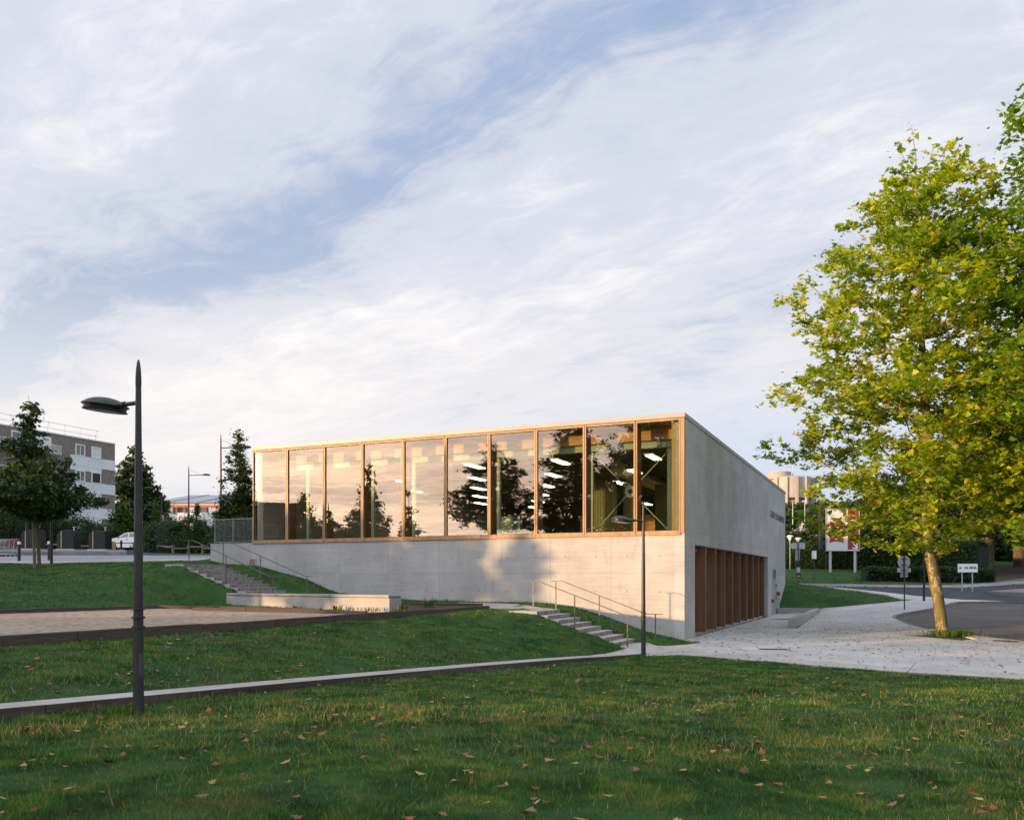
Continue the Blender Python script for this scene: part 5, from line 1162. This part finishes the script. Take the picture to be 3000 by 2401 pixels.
# ------------------------------------------------------------------ warehouse and containers
wz = 7.0; a0 = at(440, 0, 150); b0_ = at(760, 0, 150)
wh = thing('warehouse', 'long grey warehouse with a red stripe under its shallow metal roof', 'warehouse', (a0.x, 150, wz))
Lw = b0_.x - a0.x; ez = at(0, 1474, 150).z - wz; rz_ = at(0, 1450, 150).z - wz
MB().box(0, Lw, 0, 30, -3, ez - .9).build('wall', MT['grey_metal'], wh)
MB().box(-.1, Lw, -.06, 0, ez - .75, ez - .30).build('red_stripe', simple('faded red sheet', (.40, .10, .09), .6), wh)
MB().box(-.2, Lw, -.12, 0, ez - .25, ez + .08).build('fascia', MT['cream'], wh)
mb = MB(); mb.add([(-.3, -.3, ez + .1), (Lw, -.3, ez + .1), (Lw, 15, rz_ + 1.5), (1.5, 15, rz_ + 1.5)], [(0, 1, 2, 3)]); mb.add([(-.3, -.3, ez + .0), (Lw, -.3, ez + .0), (Lw, 15, rz_ + 1.4), (1.5, 15, rz_ + 1.4)], [(3, 2, 1, 0)])
for q in np.arange(3, Lw, 5.2): mb.bar((q, -.3, ez + .16), (q + 2, 15, rz_ + 1.56), .12, .08)
mb.build('roof', MT['roof'], wh)
mb = MB(); [mb.box(q - .08, q + .08, -.3, -.1, -1, ez) for q in np.arange(3, Lw, 5.2)]; mb.build('downpipe', MT['grey_metal'], wh)
p0 = at(424, 1545, 112); p1 = at(505, 0, 112)
t_ = thing('yard_wall', 'cream yard wall catching the sun behind the road lamp', 'wall', (p0.x, 112, 6)); MB().box(0, p1.x - p0.x, 0, .3, 0, at(0, 1508, 112).z - 6).build('panel', MT['cream'], t_); MB().box(3.2, 4.6, -.05, .35, 0, at(0, 1500, 112).z - 6).build('pillar', MT['white_panel'], t_)
p0 = at(520, 1545, 106); p1 = at(632, 0, 106)
t_ = thing('storage_container', 'long white storage container with a printed panel on its side', 'container', (p0.x, 106, 6)); zt = at(0, 1501, 106).z - 6; wl_ = p1.x - p0.x
mb = MB(); mb.box(0, wl_, 0, 2.4, -.2, zt)
for q in np.arange(.1, wl_, .3): mb.box(q, q + .14, -.03, 0, 0, zt - .1)
mb.build('body', MT['white_panel'], t_); pa = at(585, 0, 106).x - p0.x; pb = at(616, 0, 106).x - p0.x
pn_ = MB().box(pa, pb, -.06, -.035, .9, 2.2).build('printed_panel', MT['white'], t_); MB().box(pa, pb, -.07, -.061, 2.05, 2.2).build('red_band', MT['red'], pn_); MB().box(pa, pb, -.07, -.061, .9, 1.0).build('red_band', MT['red'], pn_)
for i, (x, y) in enumerate(((520, 1497), (535, 1496), (596, 1498))):
    p = at(x, y, 108); t_ = thing('pallet_stack', ['stack of pallets on the left of the white container', 'stack of pallets beside the first one', 'stack of pallets on the right of the white container'][i], 'pallets', (p.x, 108, zt + 6)); mb = MB()
    for k in range(6): mb.box(-.55, .55, -.4, .4, k * .14, k * .14 + .05).box(-.5, -.4, -.4, .4, k * .14 + .05, k * .14 + .14).box(.4, .5, -.4, .4, k * .14 + .05, k * .14 + .14)
    mb.build('pallets', MT['log'], t_)

# ------------------------------------------------------------------ signs, billboard, far things on the right
def stand_text(s, size, xs=1.0, depth=.003, offset=0.0, fit=None):
    me = text_mesh(s, size, depth, offset, xs=xs); x_ = [v.co.x for v in me.vertices]; m_ = (max(x_) + min(x_)) / 2
    k = 1.0 if fit is None else fit / (max(x_) - min(x_))
    for v in me.vertices: v.co.x = (v.co.x - m_) * k
    me.transform(STAND); return me
p = at(2469, 1672, 75); zb = h(p.x, p.y); bb = thing('billboard', 'tall red and white hotel billboard on two grey legs half behind leaves', 'billboard', (p.x, p.y, zb), math.radians(-6))
W2, z0, z1 = 1.38, 1.93, 5.55
MB().box(-W2, W2, 0, .12, z0, z1).build('panel', MT['board_white'], bb)
mb = MB(); mb.box(-W2 - .05, -W2, -.04, .16, z0 - .05, z1 + .05).box(W2, W2 + .05, -.04, .16, z0 - .05, z1 + .05).box(-W2, W2, -.04, .16, z0 - .05, z0).box(-W2, W2, -.04, .16, z1, z1 + .05); mb.build('frame', MT['grey_metal'], bb)
MB().box(-W2 - .50, -W2 - .30, .1, .9, z0 + .1, z1).build('side_board', MT['black'], bb)
for x in (-1.05, 1.05): MB().box(x - .10, x + .10, .02, .14, -.3, z0 - .05).build('leg', MT['grey_metal'], bb)
MB().box(.42, W2 - .02, -.008, -.001, z0 + .08, z1 - .05).build('red_field', MT['red'], bb)
pil = []; cxp, czp, hw, hv = -.52, z0 + 1.62, .62, .98
for i in range(9): t0_ = -1 + i / 4; pil.append((cxp + hw * t0_, czp - hv + .16 * (1 - t0_ * t0_)))
for i in range(1, 9): t0_ = -1 + i / 4; pil.append((cxp + hw - .10 * (1 - t0_ * t0_), czp + hv * t0_ * .98))
for i in range(1, 9): t0_ = 1 - i / 4; pil.append((cxp + hw * t0_, czp + hv - .12 * (1 - t0_ * t0_)))
for i in range(1, 8): t0_ = 1 - i / 4; pil.append((cxp - hw + .10 * (1 - t0_ * t0_), czp + hv * t0_ * .98))
mb = MB(); mb.add([(x, -.006, z) for x, z in pil], [tuple(range(len(pil)))]); mb.build('logo_shape', MT['red'], bb)
me = stand_text('ibis', .95, offset=.018, fit=.98); me.transform(Matrix.Translation((cxp + .02, -.012, czp + .05))); link('lettering', me, MT['white'], bb)
me = stand_text('HOTELS', .15, offset=.004, fit=.38); me.transform(Matrix.Translation((cxp + .08, -.012, czp - .62))); link('lettering', me, MT['white'], bb)
me = stand_text('7 / 24', .24, offset=.004); me.transform(Matrix.Translation((.90, -.012, z0 + 1.55))); link('lettering', me, MT['white'], bb)
me = stand_text('HOTEL', .24, offset=.004); me.transform(Matrix.Translation((.90, -.012, z0 + 2.6))); link('lettering', me, MT['white'], bb)
mb = MB(); mb.bar((.78, -.012, z0 + .82), (1.16, -.012, z0 + .25), .02, .09, up=(1, 0, .6)); mb.bar((1.22, -.012, z0 + .14), (.82, -.012, z0 + .22), .02, .09, up=(0, 0, 1)); mb.bar((1.22, -.013, z0 + .14), (1.20, -.013, z0 + .62), .02, .09, up=(1, 0, 0)); mb.build('arrow', MT['white'], bb)
# direction sign with the village name
p = at(2835, 1709, 56.5); zb = h(p.x, p.y); vd = thing('direction_sign', 'white sign reading VAL DRUEL with a left arrow beyond the road', 'sign', (p.x, p.y, zb))
MB().box(-.66, .66, 0, .04, 1.20, 1.76).build('sign_plate', MT['white'], vd)
mb = MB(); mb.box(-.69, -.66, -.01, .05, 1.17, 1.79).box(.66, .69, -.01, .05, 1.17, 1.79).box(-.66, .66, -.01, .05, 1.17, 1.20).box(-.66, .66, -.01, .05, 1.76, 1.79); mb.build('rim', MT['dark_metal'], vd)
for x in (-.34, .34): MB().box(x - .03, x + .03, .04, .09, -.2, 1.5).build('post', MT['grey_metal'], vd)
me = stand_text('VAL DRUEL', .22, fit=.82, offset=.006); me.transform(Matrix.Translation((.18, -.008, 1.49))); link('lettering', me, MT['black'], vd)
mb = MB(); mb.bar((-.36, -.008, 1.49), (-.54, -.008, 1.49), .006, .045); mb.add([(-.58, -.010, 1.49), (-.48, -.010, 1.58), (-.44, -.010, 1.58), (-.53, -.010, 1.49), (-.44, -.010, 1.40), (-.48, -.010, 1.40)], [(0, 5, 4, 3), (0, 3, 2, 1)]); mb.build('arrow', MT['black'], vd)
# round sign seen from behind
p = at(2650, 1752, 46); rs_ = thing('road_sign', 'round traffic sign seen from behind with two plates below it', 'sign', (p.x, p.y, h(p.x, p.y)))
MB().tube([(0, 0, -.1), (0, 0, 2.95)], .035, 10).build('post', MT['dark_metal'], rs_)
MB().lathe([(.34, .0), (.34, .02)], 30, Matrix.Translation((0, .06, 2.58)) @ Matrix.Rotation(math.radians(-90), 4, 'X')).build('disc', MT['grey_metal'], rs_)
MB().box(-.37, .37, .05, .07, 2.02, 2.24).build('plate', MT['grey_metal'], rs_, bevel=.01); MB().box(-.21, .21, .05, .07, 1.76, 1.98).build('plate', MT['grey_metal'], rs_, bevel=.01)
mb = MB(); [mb.box(-.17, .17, .02, .045, z - .02, z + .02) for z in (2.75, 2.42, 2.16, 1.90)]; mb.build('bracket', MT['dark_metal'], rs_)
# arrow sign seen from behind
p = at(2339, 1705, 62.5); s_ = thing('arrow_sign', 'pole of signs with a pale arrow board on top beside the hall corner', 'sign', (p.x, p.y, h(p.x, p.y)))
MB().tube([(0, 0, -.1), (0, 0, 3.1)], .04, 8).build('post', MT['dark_metal'], s_)
mb = MB(); mb.add([(-.66, .05, 2.82), (-.42, .05, 3.05), (.50, .05, 3.05), (.50, .05, 2.60), (-.42, .05, 2.60), (-.66, .07, 2.82), (-.42, .07, 3.05), (.50, .07, 3.05), (.50, .07, 2.60), (-.42, .07, 2.60)], [(0, 4, 3, 2, 1), (5, 6, 7, 8, 9), (0, 1, 6, 5), (1, 2, 7, 6), (2, 3, 8, 7), (3, 4, 9, 8), (4, 0, 5, 9)]); mb.build('arrow_board', MT['grey_metal'], s_)
MB().box(-.14, .10, .0, .3, 1.75, 2.55).build('side_plate', MT['roof'], s_); MB().box(-.12, .10, -.1, .1, .9, 1.25).build('small_box', MT['grey_metal'], s_); MB().box(-.18, .18, -.06, -.04, .55, .78).build('dark_plate', MT['black'], s_)
mb = MB(); mb.bar((-.10, -.065, .62), (.10, -.065, .62), .01, .05); mb.build('yellow_arrow', simple('yellow print', (.6, .55, .08), .5), s_)
p = at(2385, 1698, 64); s_ = thing('street_name_sign', 'thin post with a small upright plate between arrow sign and billboard', 'sign', (p.x, p.y, h(p.x, p.y)))
MB().tube([(0, 0, -.1), (0, 0, 2.3)], .03, 8).build('post', MT['dark_metal'], s_); pl_ = MB().box(-.07, .07, -.3, .3, 1.8, 2.4).build('plate', MT['white'], s_)
for i, (x, y, hh) in enumerate(((2314.5, 1590, 1.0), (2338.5, 1600, 1.0))):
    p = at(x, 1650, 78 + i * 4); zb = h(p.x, p.y); zt = at(x, 1567 if i == 0 else 1574, p.y).z
    g_ = thing('globe_lamp', ['bowl shaped park lamp nearest the hall corner', 'bowl shaped park lamp above the arrow sign'][i], 'street lamp', (p.x, p.y, zb), group='bowl shaped park lamps')
    MB().tube([(0, 0, 0), (0, 0, zt - zb - .45)], .04, 8).build('post', MT['grey_metal'], g_); MB().lathe([(.06, -.5), (.22, -.22), (.24, -.12), (.33, -.12), (.22, -.02), (.02, 0)], 16, Matrix.Translation((0, 0, zt - zb)), cap=False).build('bowl', MT['white'], g_, smooth=True)
for i, (x, yt, yb, Y, lab) in enumerate(((2322.5, 1467, 1532, 150, 'slim pale lighting mast with orange head below the water tower'), (2358, 1468, 1545, 150, 'slim pale mast at the right of the water tower'), (2377, 1528, 1560, 140, 'short pale mast with a flat arm'), (2350, 1535, 1585, 120, 'pale mast rising from the dark bushes'), (2557, 1536, 1597, 120, 'pale street light in front of the tiled roof'), (2539, 1550, 1597, 118, 'small pale street light left of the shed'), (2592, 1527, 1597, 125, 'pale pole in front of the house gable'))):
    p = at(x, yt, Y); zb = at(x, yb, Y).z - 2.5; g_ = thing('lighting_mast', lab, 'mast', (p.x, p.y, zb), group='pale masts in the distance'); MB().tube([(0, 0, 0), (0, 0, p.z - zb)], [.10, .07], 8).build('pole', MT['grey_metal'], g_); MB().box(-.45 if i % 2 else -.3, .45 if i == 0 else .25, -.12, .12, p.z - zb - .05, p.z - zb + .08).build('lamp_head', MT['cardboard'] if i in (0, 4) else MT['white'], g_)
# hedges beyond the road
hedge('long_hedge', 'long clipped dark hedge behind the billboard and the road', 'hedge', [at(2290, 0, 81).xy[:], at(2440, 0, 80).xy[:], at(2600, 0, 78).xy[:], at(2760, 0, 72).xy[:], at(2880, 0, 69).xy[:]], [2.3, 2.3, 2.3, 2.6, 2.8], 1.8, 42000, .085, 'leaf_hedge', rough=.10, seed=11, group='hedges beyond the road')
hedge('low_hedge', 'low bulging dark hedge at the bend of the road', 'hedge', [at(2530, 0, 66).xy[:], at(2650, 0, 65.5).xy[:], at(2780, 0, 64.5).xy[:], at(2890, 0, 65).xy[:]], [.95, 1.05, 1.1, .9], 2.0, 26000, .065, 'leaf_dark', rough=.16, seed=12, group='hedges beyond the road')
# grass verge soil
sheet('hedge_soil', [at(2545, 0, 62.5).xy[:], at(2820, 0, 61.8).xy[:], at(3000, 0, 66).xy[:], at(3120, 0, 74).xy[:], at(3100, 0, 95).xy[:], at(2900, 0, 80).xy[:], at(2800, 0, 67).xy[:], at(2560, 0, 67).xy[:]], MT['soil'], .03, .9)
# thin green fence posts
for i, (x, Y) in enumerate(((2332, 76), (2420, 73), (2510.5, 71))):
    p = at(x, 0, Y); z = h(p.x, p.y); mb = MB(); mb.tube([(0, 0, -.1), (0, 0, 1.75)], .025, 6); [mb.box(-.04, .04, -.04, .04, q - .02, q + .02) for q in (.4, .8, 1.2, 1.6)]
    tag(mb.build('fence_post', simple('green paint', (.01, .10, .07), .5), loc=(p.x, p.y, z)), ['thin green fence post by the arrow sign', 'thin green fence post left of the billboard leg', 'thin green fence post right of the billboard'][i], 'fence post', 'thin green fence posts')
# houses beyond the hedge
def house(label, p, w_, d_, eh, rh, rz=0.0, roof='tile'):
    t_ = thing('house', label, 'house', (p.x, p.y, p.z), rz, 'houses beyond the hedge')
    MB().box(-w_ / 2, w_ / 2, 0, d_, -3, eh).build('wall', MT['cream'], t_)
    mb = MB(); mb.add([(-w_ / 2 - .4, -.5, eh - .1), (w_ / 2 + .4, -.5, eh - .1), (w_ / 2 + .4, d_ / 2, eh + rh), (-w_ / 2 - .4, d_ / 2, eh + rh), (-w_ / 2 - .4, d_ + .5, eh - .1), (w_ / 2 + .4, d_ + .5, eh - .1)], [(0, 1, 2, 3), (3, 2, 5, 4), (0, 3, 4), (1, 5, 2), (0, 4, 5, 1)]); rf = mb.build('roof', MT[roof], t_)
    MB().box(-w_ * .3, -w_ * .3 + .7, d_ / 2 - .3, d_ / 2 + .3, eh + rh - .8, eh + rh + .9).build('chimney', MT['tile'], rf)
    for x in (-w_ * .25, w_ * .2): f_ = MB().box(x - .5, x + .5, -.05, 0, eh * .35, eh * .8).build('window', MT['white'], t_); MB().box(x - .4, x + .4, -.07, -.05, eh * .4, eh * .75).build('pane', MT['window_glass'], f_)
p = at(2560, 1597, 150); house('house with a long clay roof seen right of the billboard', p, 5.6, 7, 1.7, 2.6)
p = at(2600, 1590, 146); house('small gabled house end beside the dark tree', p, 3.4, 6, 2.8, 1.4, .2)
p = at(2530, 1585, 165); house('grey roofed house peeping out behind the billboard', p, 4.6, 6, 1.6, 1.9, -.3, 'roof')
p = at(2392, 1590, 150); house('pale gabled house hidden between bushes and billboard', p, 4.5, 5, 1.2, 1.7, 1.2, 'roof')
p = at(2548, 1597, 112); t_ = thing('garden_shed', 'small sunlit cream shed below the clay roof', 'shed', (p.x, p.y, p.z - 1)); MB().box(-.8, .8, 0, 1.5, 0, 2.3).build('wall', MT['cream'], t_); MB().box(-.9, .9, -.1, 1.6, 2.3, 2.4).build('roof', MT['white'], t_)
p = at(2595, 1600, 112); t_ = thing('transformer_hut', 'pinkish concrete hut beside the pale pole', 'hut', (p.x, p.y, p.z - 1)); MB().box(-.9, .9, 0, 1.5, 0, 2.2).build('wall', MT['tower'], t_); MB().box(-1, 1, -.1, 1.6, 2.2, 2.3).build('roof', MT['cream'], t_)
# small advertising panels
hedge('side_road_hedge', 'dark shrubs closing the view behind the side road trunks', 'hedge', [at(2850, 0, 96).xy[:], at(3000, 0, 93).xy[:], at(3250, 0, 90).xy[:]], 3.6, 3, 16000, .16, 'leaf_dark', rough=.3, seed=16)
p = at(2531, 1575, 125); t_ = thing('shop_sign', 'small red white and blue advertising board next to the billboard', 'sign', (p.x, p.y, p.z - 3)); MB().box(-1.0, 1.0, 0, .1, 2.2, 3.9).build('board', MT['white'], t_); MB().box(-.9, -.2, -.02, 0, 2.6, 3.7).build('red_print', MT['red'], t_); MB().box(.1, .9, -.02, 0, 2.4, 3.8).build('blue_print', MT['blue'], t_); MB().box(-.1, .1, .1, .2, 0, 2.6).build('post', MT['grey_metal'], t_)
# water tower
p = at(2320, 1480, 420); tw = thing('water_tower', 'broad pale concrete water tower on the hill behind the hall', 'water tower', (p.x, p.y, 0))
zb, zt = at(0, 1462, 420).z, at(0, 1404, 420).z; R_ = 10.5
MB().lathe([(R_, zb), (R_, zt), (R_ * .9, zt + .8), (R_ * .2, zt + 1.2)], 48, cap=True).build('tank', MT['tower'], tw, smooth=True)
MB().lathe([(R_ * .80, zb - 22), (R_ * .80, zb)], 32).build('shaft', MT['tower'], tw, smooth=True)
for i in range(14):
    a = 2 * math.pi * (i + .3) / 14; MB().box(R_ * .82, R_ + .9, -.55, .55, zb - 22, zt + .3, Matrix.Rotation(a, 4, 'Z')).build('buttress', MT['tower'], tw)
MB().lathe([(5.6, zt), (5.6, zt + 3.4)], 24, Matrix.Translation((-6.2, 0, 0))).build('lift_house', MT['tower'], tw, smooth=True)
MB().tube([(.4, 0, zt), (.4, 0, zt + 17)], [.25, .1], 6).build('antenna', MT['grey_metal'], tw)
# far woods on the hillside read as one mass
rs = np.random.RandomState(9); n = 60000; xx = rs.uniform(60, 330, n); yy = rs.uniform(240, 400, n); hx = H0(np.c_[xx, yy]); cz = np.array([mnoise.noise(Vector((a * .06, b * .06, 0))) * 4 + mnoise.noise(Vector((a * .2, b * .2, 3))) * 2 for a, b in zip(xx, yy)])
C = np.c_[xx, yy, hx + (7 + cz) * rs.rand(n) ** .25]
w_ = link('far_woods', leaves_mesh('far_woods', C, 1.1, RHOMB, rs, flat=.2), MT['leaf_dark']); w_['kind'] = 'stuff'

# ------------------------------------------------------------------ shrub screens added beyond the left edge to throw the long shadows
def qw(q, w): return (q * .915 - w * .403, q * .403 + w * .915)
SHADE = [(qw(-34, 12.8), qw(-36, 25.5), 2.9, 2.4), (qw(-34, -12), qw(-33, 9.8), 2.15, 2.4)]
for i, (a, b, hh, d_) in enumerate(SHADE):
    hedge('shade_screen', ['tall shrub screen added for shade west of the upper bank', 'lower shrub screen added for shade beyond the tall trees'][i], 'hedge', [a, ((a[0] + b[0]) / 2, (a[1] + b[1]) / 2), b], hh, d_, 16000, .13, 'leaf_dark', rough=.35, seed=30 + i, group='added shade screens west of the lawn')
# ------------------------------------------------------------------ grass blades
rs = np.random.RandomState(4)
def not_paved(q, grow=0.0):
    k = np.ones(len(q), bool)
    for poly in sheets_all + [LANDING]: k &= ~pip(q, poly)
    r = q - np.array(P0); kk = r @ np.array(PD); of = r @ np.array(PN); k &= ~((of > -.51) & (of < .01) & (kk < 16.5))
    for (ox, oy, wd, ln, up_) in ((.79, 27.0, 2.05, 3.0, .4), (-13.2, 34.3, 2.4, 4.85, .7)):
        r = q - np.array((ox, oy)); a = r @ np.array((.91212, -.40992)); b = r @ np.array((.40992, .91212)); k &= ~((a > -up_) & (a < ln) & (b > 0) & (b < wd))
    k &= ~pip(q, [tuple(A_), tuple(B_), tuple(C_), tuple(D_)])
    r = q - np.array(CORN); a = r @ np.array((.91212, -.40992)); b = r @ np.array((.40992, .91212)); k &= ~((a > -22.2) & (a < 0.0) & (b > -0.0) & (b < 31))
    return k
def blades(y0, y1, dens, hgt, wid, xa=None, xb=None):
    w0 = .66 * y1 + 4.0; n = int(dens * (y1 - y0) * 2 * w0)
    y = rs.uniform(y0, y1, n); x = rs.uniform(-w0, w0, n); k = np.abs(x) < .64 * y + 4.0
    if xa is not None: k &= (x > xa) & (x < xb)
    q = np.c_[x, y][k]; q = q[not_paved(q)]
    cl = np.array([mnoise.noise(Vector((a * 1.1, b * 1.1, 0))) + .6 * mnoise.noise(Vector((a * 4, b * 4, 2))) for a, b in q])
    q = q[rs.rand(len(q)) < .75 + .5 * cl]; cl = np.array([mnoise.noise(Vector((a * 1.1, b * 1.1, 0))) + .6 * mnoise.noise(Vector((a * 4, b * 4, 2))) for a, b in q])
    n = len(q); z = H(q) - .01 + np.array([mnoise.noise(Vector((a * .55, b * .55, 0))) for a, b in q]) * .035
    hh = hgt * (.55 + .7 * rs.rand(n)) * (1 + .5 * cl); ww = wid * (.6 + .8 * rs.rand(n)); an = rs.uniform(0, np.pi, n); ln = rs.normal(0, .45, (n, 2)) * hh[:, None]
    dx_, dy_ = np.cos(an) * ww / 2, np.sin(an) * ww / 2
    V = np.stack([np.c_[q[:, 0] - dx_, q[:, 1] - dy_, z], np.c_[q[:, 0] + dx_, q[:, 1] + dy_, z], np.c_[q[:, 0] + ln[:, 0], q[:, 1] + ln[:, 1], z + hh]], axis=1)
    return V.reshape(-1, 3)
GV = np.concatenate([blades(4.6, 7.5, 8500, .038, .0060), blades(7.5, 11, 5200, .040, .0080), blades(11, 17, 2300, .044, .012), blades(17, 27, 900, .05, .020), blades(27, 40, 260, .06, .032), blades(40, 70, 40, .08, .06, 10, 60)])
SV = np.concatenate([blades(4.6, 8, 90, .080, .006), blades(8, 12, 190, .090, .008), blades(12, 20, 80, .085, .011)])
sk = link('dry_stalks', poly_mesh('dry_stalks', SV, 3), MT['straw']); sk['kind'] = 'stuff'
print('blade tris', len(GV) // 3)
me = poly_mesh('grass', GV, 3); go = link('grass', me, MT['blade']); tag(go, 'short dewy autumn lawn grass', 'grass', kind='stuff')
# tufts of taller weeds
def tuft(name, label, cat, x, y, n, hh, wid, spread, mat='blade', seed=0, z=None, group=None):
    r = np.random.RandomState(seed); zz = h(x, y) if z is None else z; c = r.normal(0, spread, (n, 2)); an = r.uniform(0, 2 * np.pi, n); l = hh * r.uniform(.5, 1.1, n); out = c / (np.linalg.norm(c, axis=1, keepdims=True) + 1e-6) * (r.uniform(.1, .7, n) * l)[:, None]
    dx_, dy_ = np.cos(an) * wid / 2, np.sin(an) * wid / 2; z0 = np.zeros(n) - .02
    mid = c + out * .35
    V = np.stack([np.c_[c[:, 0] - dx_, c[:, 1] - dy_, z0], np.c_[c[:, 0] + dx_, c[:, 1] + dy_, z0], np.c_[mid[:, 0] + dx_ * .8, mid[:, 1] + dy_ * .8, l * .6], np.c_[c[:, 0] + out[:, 0], c[:, 1] + out[:, 1], l], np.c_[mid[:, 0] - dx_ * .8, mid[:, 1] - dy_ * .8, l * .6]], axis=1).reshape(-1, 3)
    o = link(name, poly_mesh(name, V, 5), MT[mat], loc=(x, y, zz)); return tag(o, label, None, group, 'stuff')
gw = 'weeds along the court and bench'
tuft('weed_tuft', 'tall pale grass tuft in the bed right of the stone bench', 'weed', -3.0, 30.6, 70, .42, .015, .16, 'blade', 1, TZ, gw)
tuft('weed_tuft', 'bright yellow green weeds at the right end of the stone bench', 'weed', -4.6, 28.2, 60, .13, .02, .25, 'leaf_mid', 2, TZ, gw)
tuft('weed_tuft', 'broad leaved weed in front of the stone bench', 'weed', -6.0, 29.3, 26, .16, .04, .08, 'leaf_mid', 3, TZ, gw)
tuft('weed_tuft', 'small weed at the middle of the stone bench', 'weed', -7.6, 30.1, 22, .12, .035, .07, 'leaf_mid', 4, TZ, gw)
tuft('weed_tuft', 'leafy weed beside the dark end of the stone bench', 'weed', -3.7, 28.6, 36, .22, .04, .12, 'leaf_mid', 5, TZ, gw)
tuft('weed_tuft', 'weed at the left end of the stone bench', 'weed', -10.6, 32.0, 26, .14, .035, .09, 'leaf_mid', 6, TZ, gw)
tuft('grass_tuft', 'longer grass around the base of the near lamp post', 'grass tuft', -4.95, 10.75, 160, .11, .007, .13, 'blade', 7)
tuft('grass_tuft', 'grassy tuft growing at the foot of the plane tree', 'grass tuft', 16.5, 32.1, 900, .24, .014, .34, 'blade', 8, .10)
tuft('grass_tuft', 'long grass at the foot of the lamp by the lower steps', 'grass tuft', 3.55, 24.0, 120, .12, .010, .15, 'blade', 9)
# ------------------------------------------------------------------ fallen leaves
def leaf_obj_mesh(seed, mat):
    r = random.Random(seed); T_ = STAR.copy(); cv = r.uniform(.25, .7); tw = r.uniform(-.4, .4)
    V = [(x * r.uniform(.85, 1.1), y, .45 * cv * (abs(x) ** 1.5) + tw * x * y * .5 + .18 * cv * y * y) for x, y, z in T_]
    n = len(V); V.append((0, -.05, 0.02)); V += [(-.015, -.2, .01), (.015, -.2, .01), (.01, -.95, .10)]
    me = bpy.data.meshes.new('fallen_leaf'); me.from_pydata([(a * .085, b * .085, c * .085) for a, b, c in V], [], [(i, (i + 1) % n, n) for i in range(n)] + [(n + 1, n + 2, n + 3)]); me.update(); me.materials.append(MT['fallen_' + mat]); return me
KINDS_ = {k: [leaf_obj_mesh(i * 7 + j, k) for j in range(4)] for i, k in enumerate(('brown', 'rust', 'tan', 'yellow'))}
GR = np.random.RandomState(12)
cand = []
while len(cand) < 235:
    y = 5.6 + 15 * GR.rand() ** 1.3; x = GR.uniform(-.60, .60) * y + (.12 * y if GR.rand() < .35 else 0)
    if mnoise.noise(Vector((x * .45, y * .45, 8))) < GR.uniform(-.45, .12): continue
    if abs(x) > .61 * y: continue
    if not not_paved(np.array([[x, y]]))[0]: continue
    if x < 0 and GR.rand() < .35: continue
    cand.append((x, y, 'lawn'))
while len(cand) < 300:
    y = GR.uniform(19, 34); x = GR.uniform(5, 18)
    if pip(np.array([[x, y]]), PLAZA)[0] and not pip(np.array([[x, y]]), PIT)[0] and x < .6 * y: cand.append((x, y, 'paving'))
LL = {'brown': 'curled brown plane leaf', 'rust': 'rust red plane leaf', 'tan': 'pale tan plane leaf', 'yellow': 'yellow plane leaf'}
for i, (x, y, wh_) in enumerate(cand):
    k = ['brown', 'rust', 'tan', 'yellow'][GR.choice(4, p=[.36, .30, .24, .10])]; me = KINDS_[k][GR.randint(4)]
    o = bpy.data.objects.new('fallen_leaf', me); COL.objects.link(o); s = GR.choice([GR.uniform(.3, .6), GR.uniform(.5, .95)]); zl = h(x, y) + (.034 if wh_ == 'lawn' else .03) - (.012 if wh_ == 'lawn' else 0)
    if wh_ == 'paving' and pip(np.array([[x, y]]), [tuple(p) for p in e] + [tuple(p) for p in off[::-1]])[0]: zl += .006
    o.location = (x, y, zl); o.scale = (s, s, s); o.rotation_euler = (GR.normal(0, .30) if wh_ == 'lawn' else .05, GR.normal(0, .30) if wh_ == 'lawn' else .05, GR.uniform(0, 6.28))
    tag(o, LL[k] + (' lying in the lawn grass' if wh_ == 'lawn' else ' lying on the pale forecourt paving'), 'fallen leaf', LL[k] + ('s in the lawn' if wh_ == 'lawn' else 's on the paving'))
# smaller litter
def scatter(region, n, seed):
    r = np.random.RandomState(seed); out = []
    x0, x1, y0, y1 = region; x = r.uniform(x0, x1, n); y = r.uniform(y0, y1, n); return np.c_[x, y], r
q, r = scatter((4, 22, 18, 50), 9000, 5); ip = pip(q, PLAZA) & ~pip(q, PIT); dens_ = np.clip(1.25 - np.hypot(q[:, 0] - 15, q[:, 1] - 30) / 17, .12, 1); q = q[ip & (r.rand(len(q)) < dens_ * .5)]
C1 = np.c_[q, H(q) + .034]
q, r = scatter((17, 27, 25, 48), 2600, 6); dk = np.min([np.hypot(q[:, 0] - a[0], q[:, 1] - a[1]) for a in [(Vector(KERB[i][:2]).lerp(Vector(KERB[i + 1][:2]), f)) for i in range(2, 12) for f in np.linspace(0, 1, 8)]], axis=0); q = q[pip(q, BAY) & (r.rand(len(q)) < np.exp(-dk / .5) + .02)]
C2 = np.c_[q, H(q) - .088]
q, r = scatter((-14, 14, 5.5, 30), 5200, 7); q = q[not_paved(q) & (np.abs(q[:, 0]) < .64 * q[:, 1]) & (r.rand(len(q)) < .35)]; C3 = np.c_[q, H(q) + .04]
C = np.concatenate([C1, C2, C3]); litter = link('leaf_litter', leaves_mesh('leaf_litter', C, .056, STAR, np.random.RandomState(2), flat=2.5), MT['fallen']); litter['kind'] = 'stuff'
# a fallen twig at the lawn edge
p = at(2738, 1962, 20.3); mb = MB(); mb.tube([(0, 0, .0), (.12, .05, .08), (.28, .1, .25)], [.008, .006, .003], 6); tag(mb.build('twig', MT['bark'], loc=(9.1, 19.7, h(9.1, 19.7) + .02)), 'dry twig sticking up at the edge of lawn and paving', 'twig')
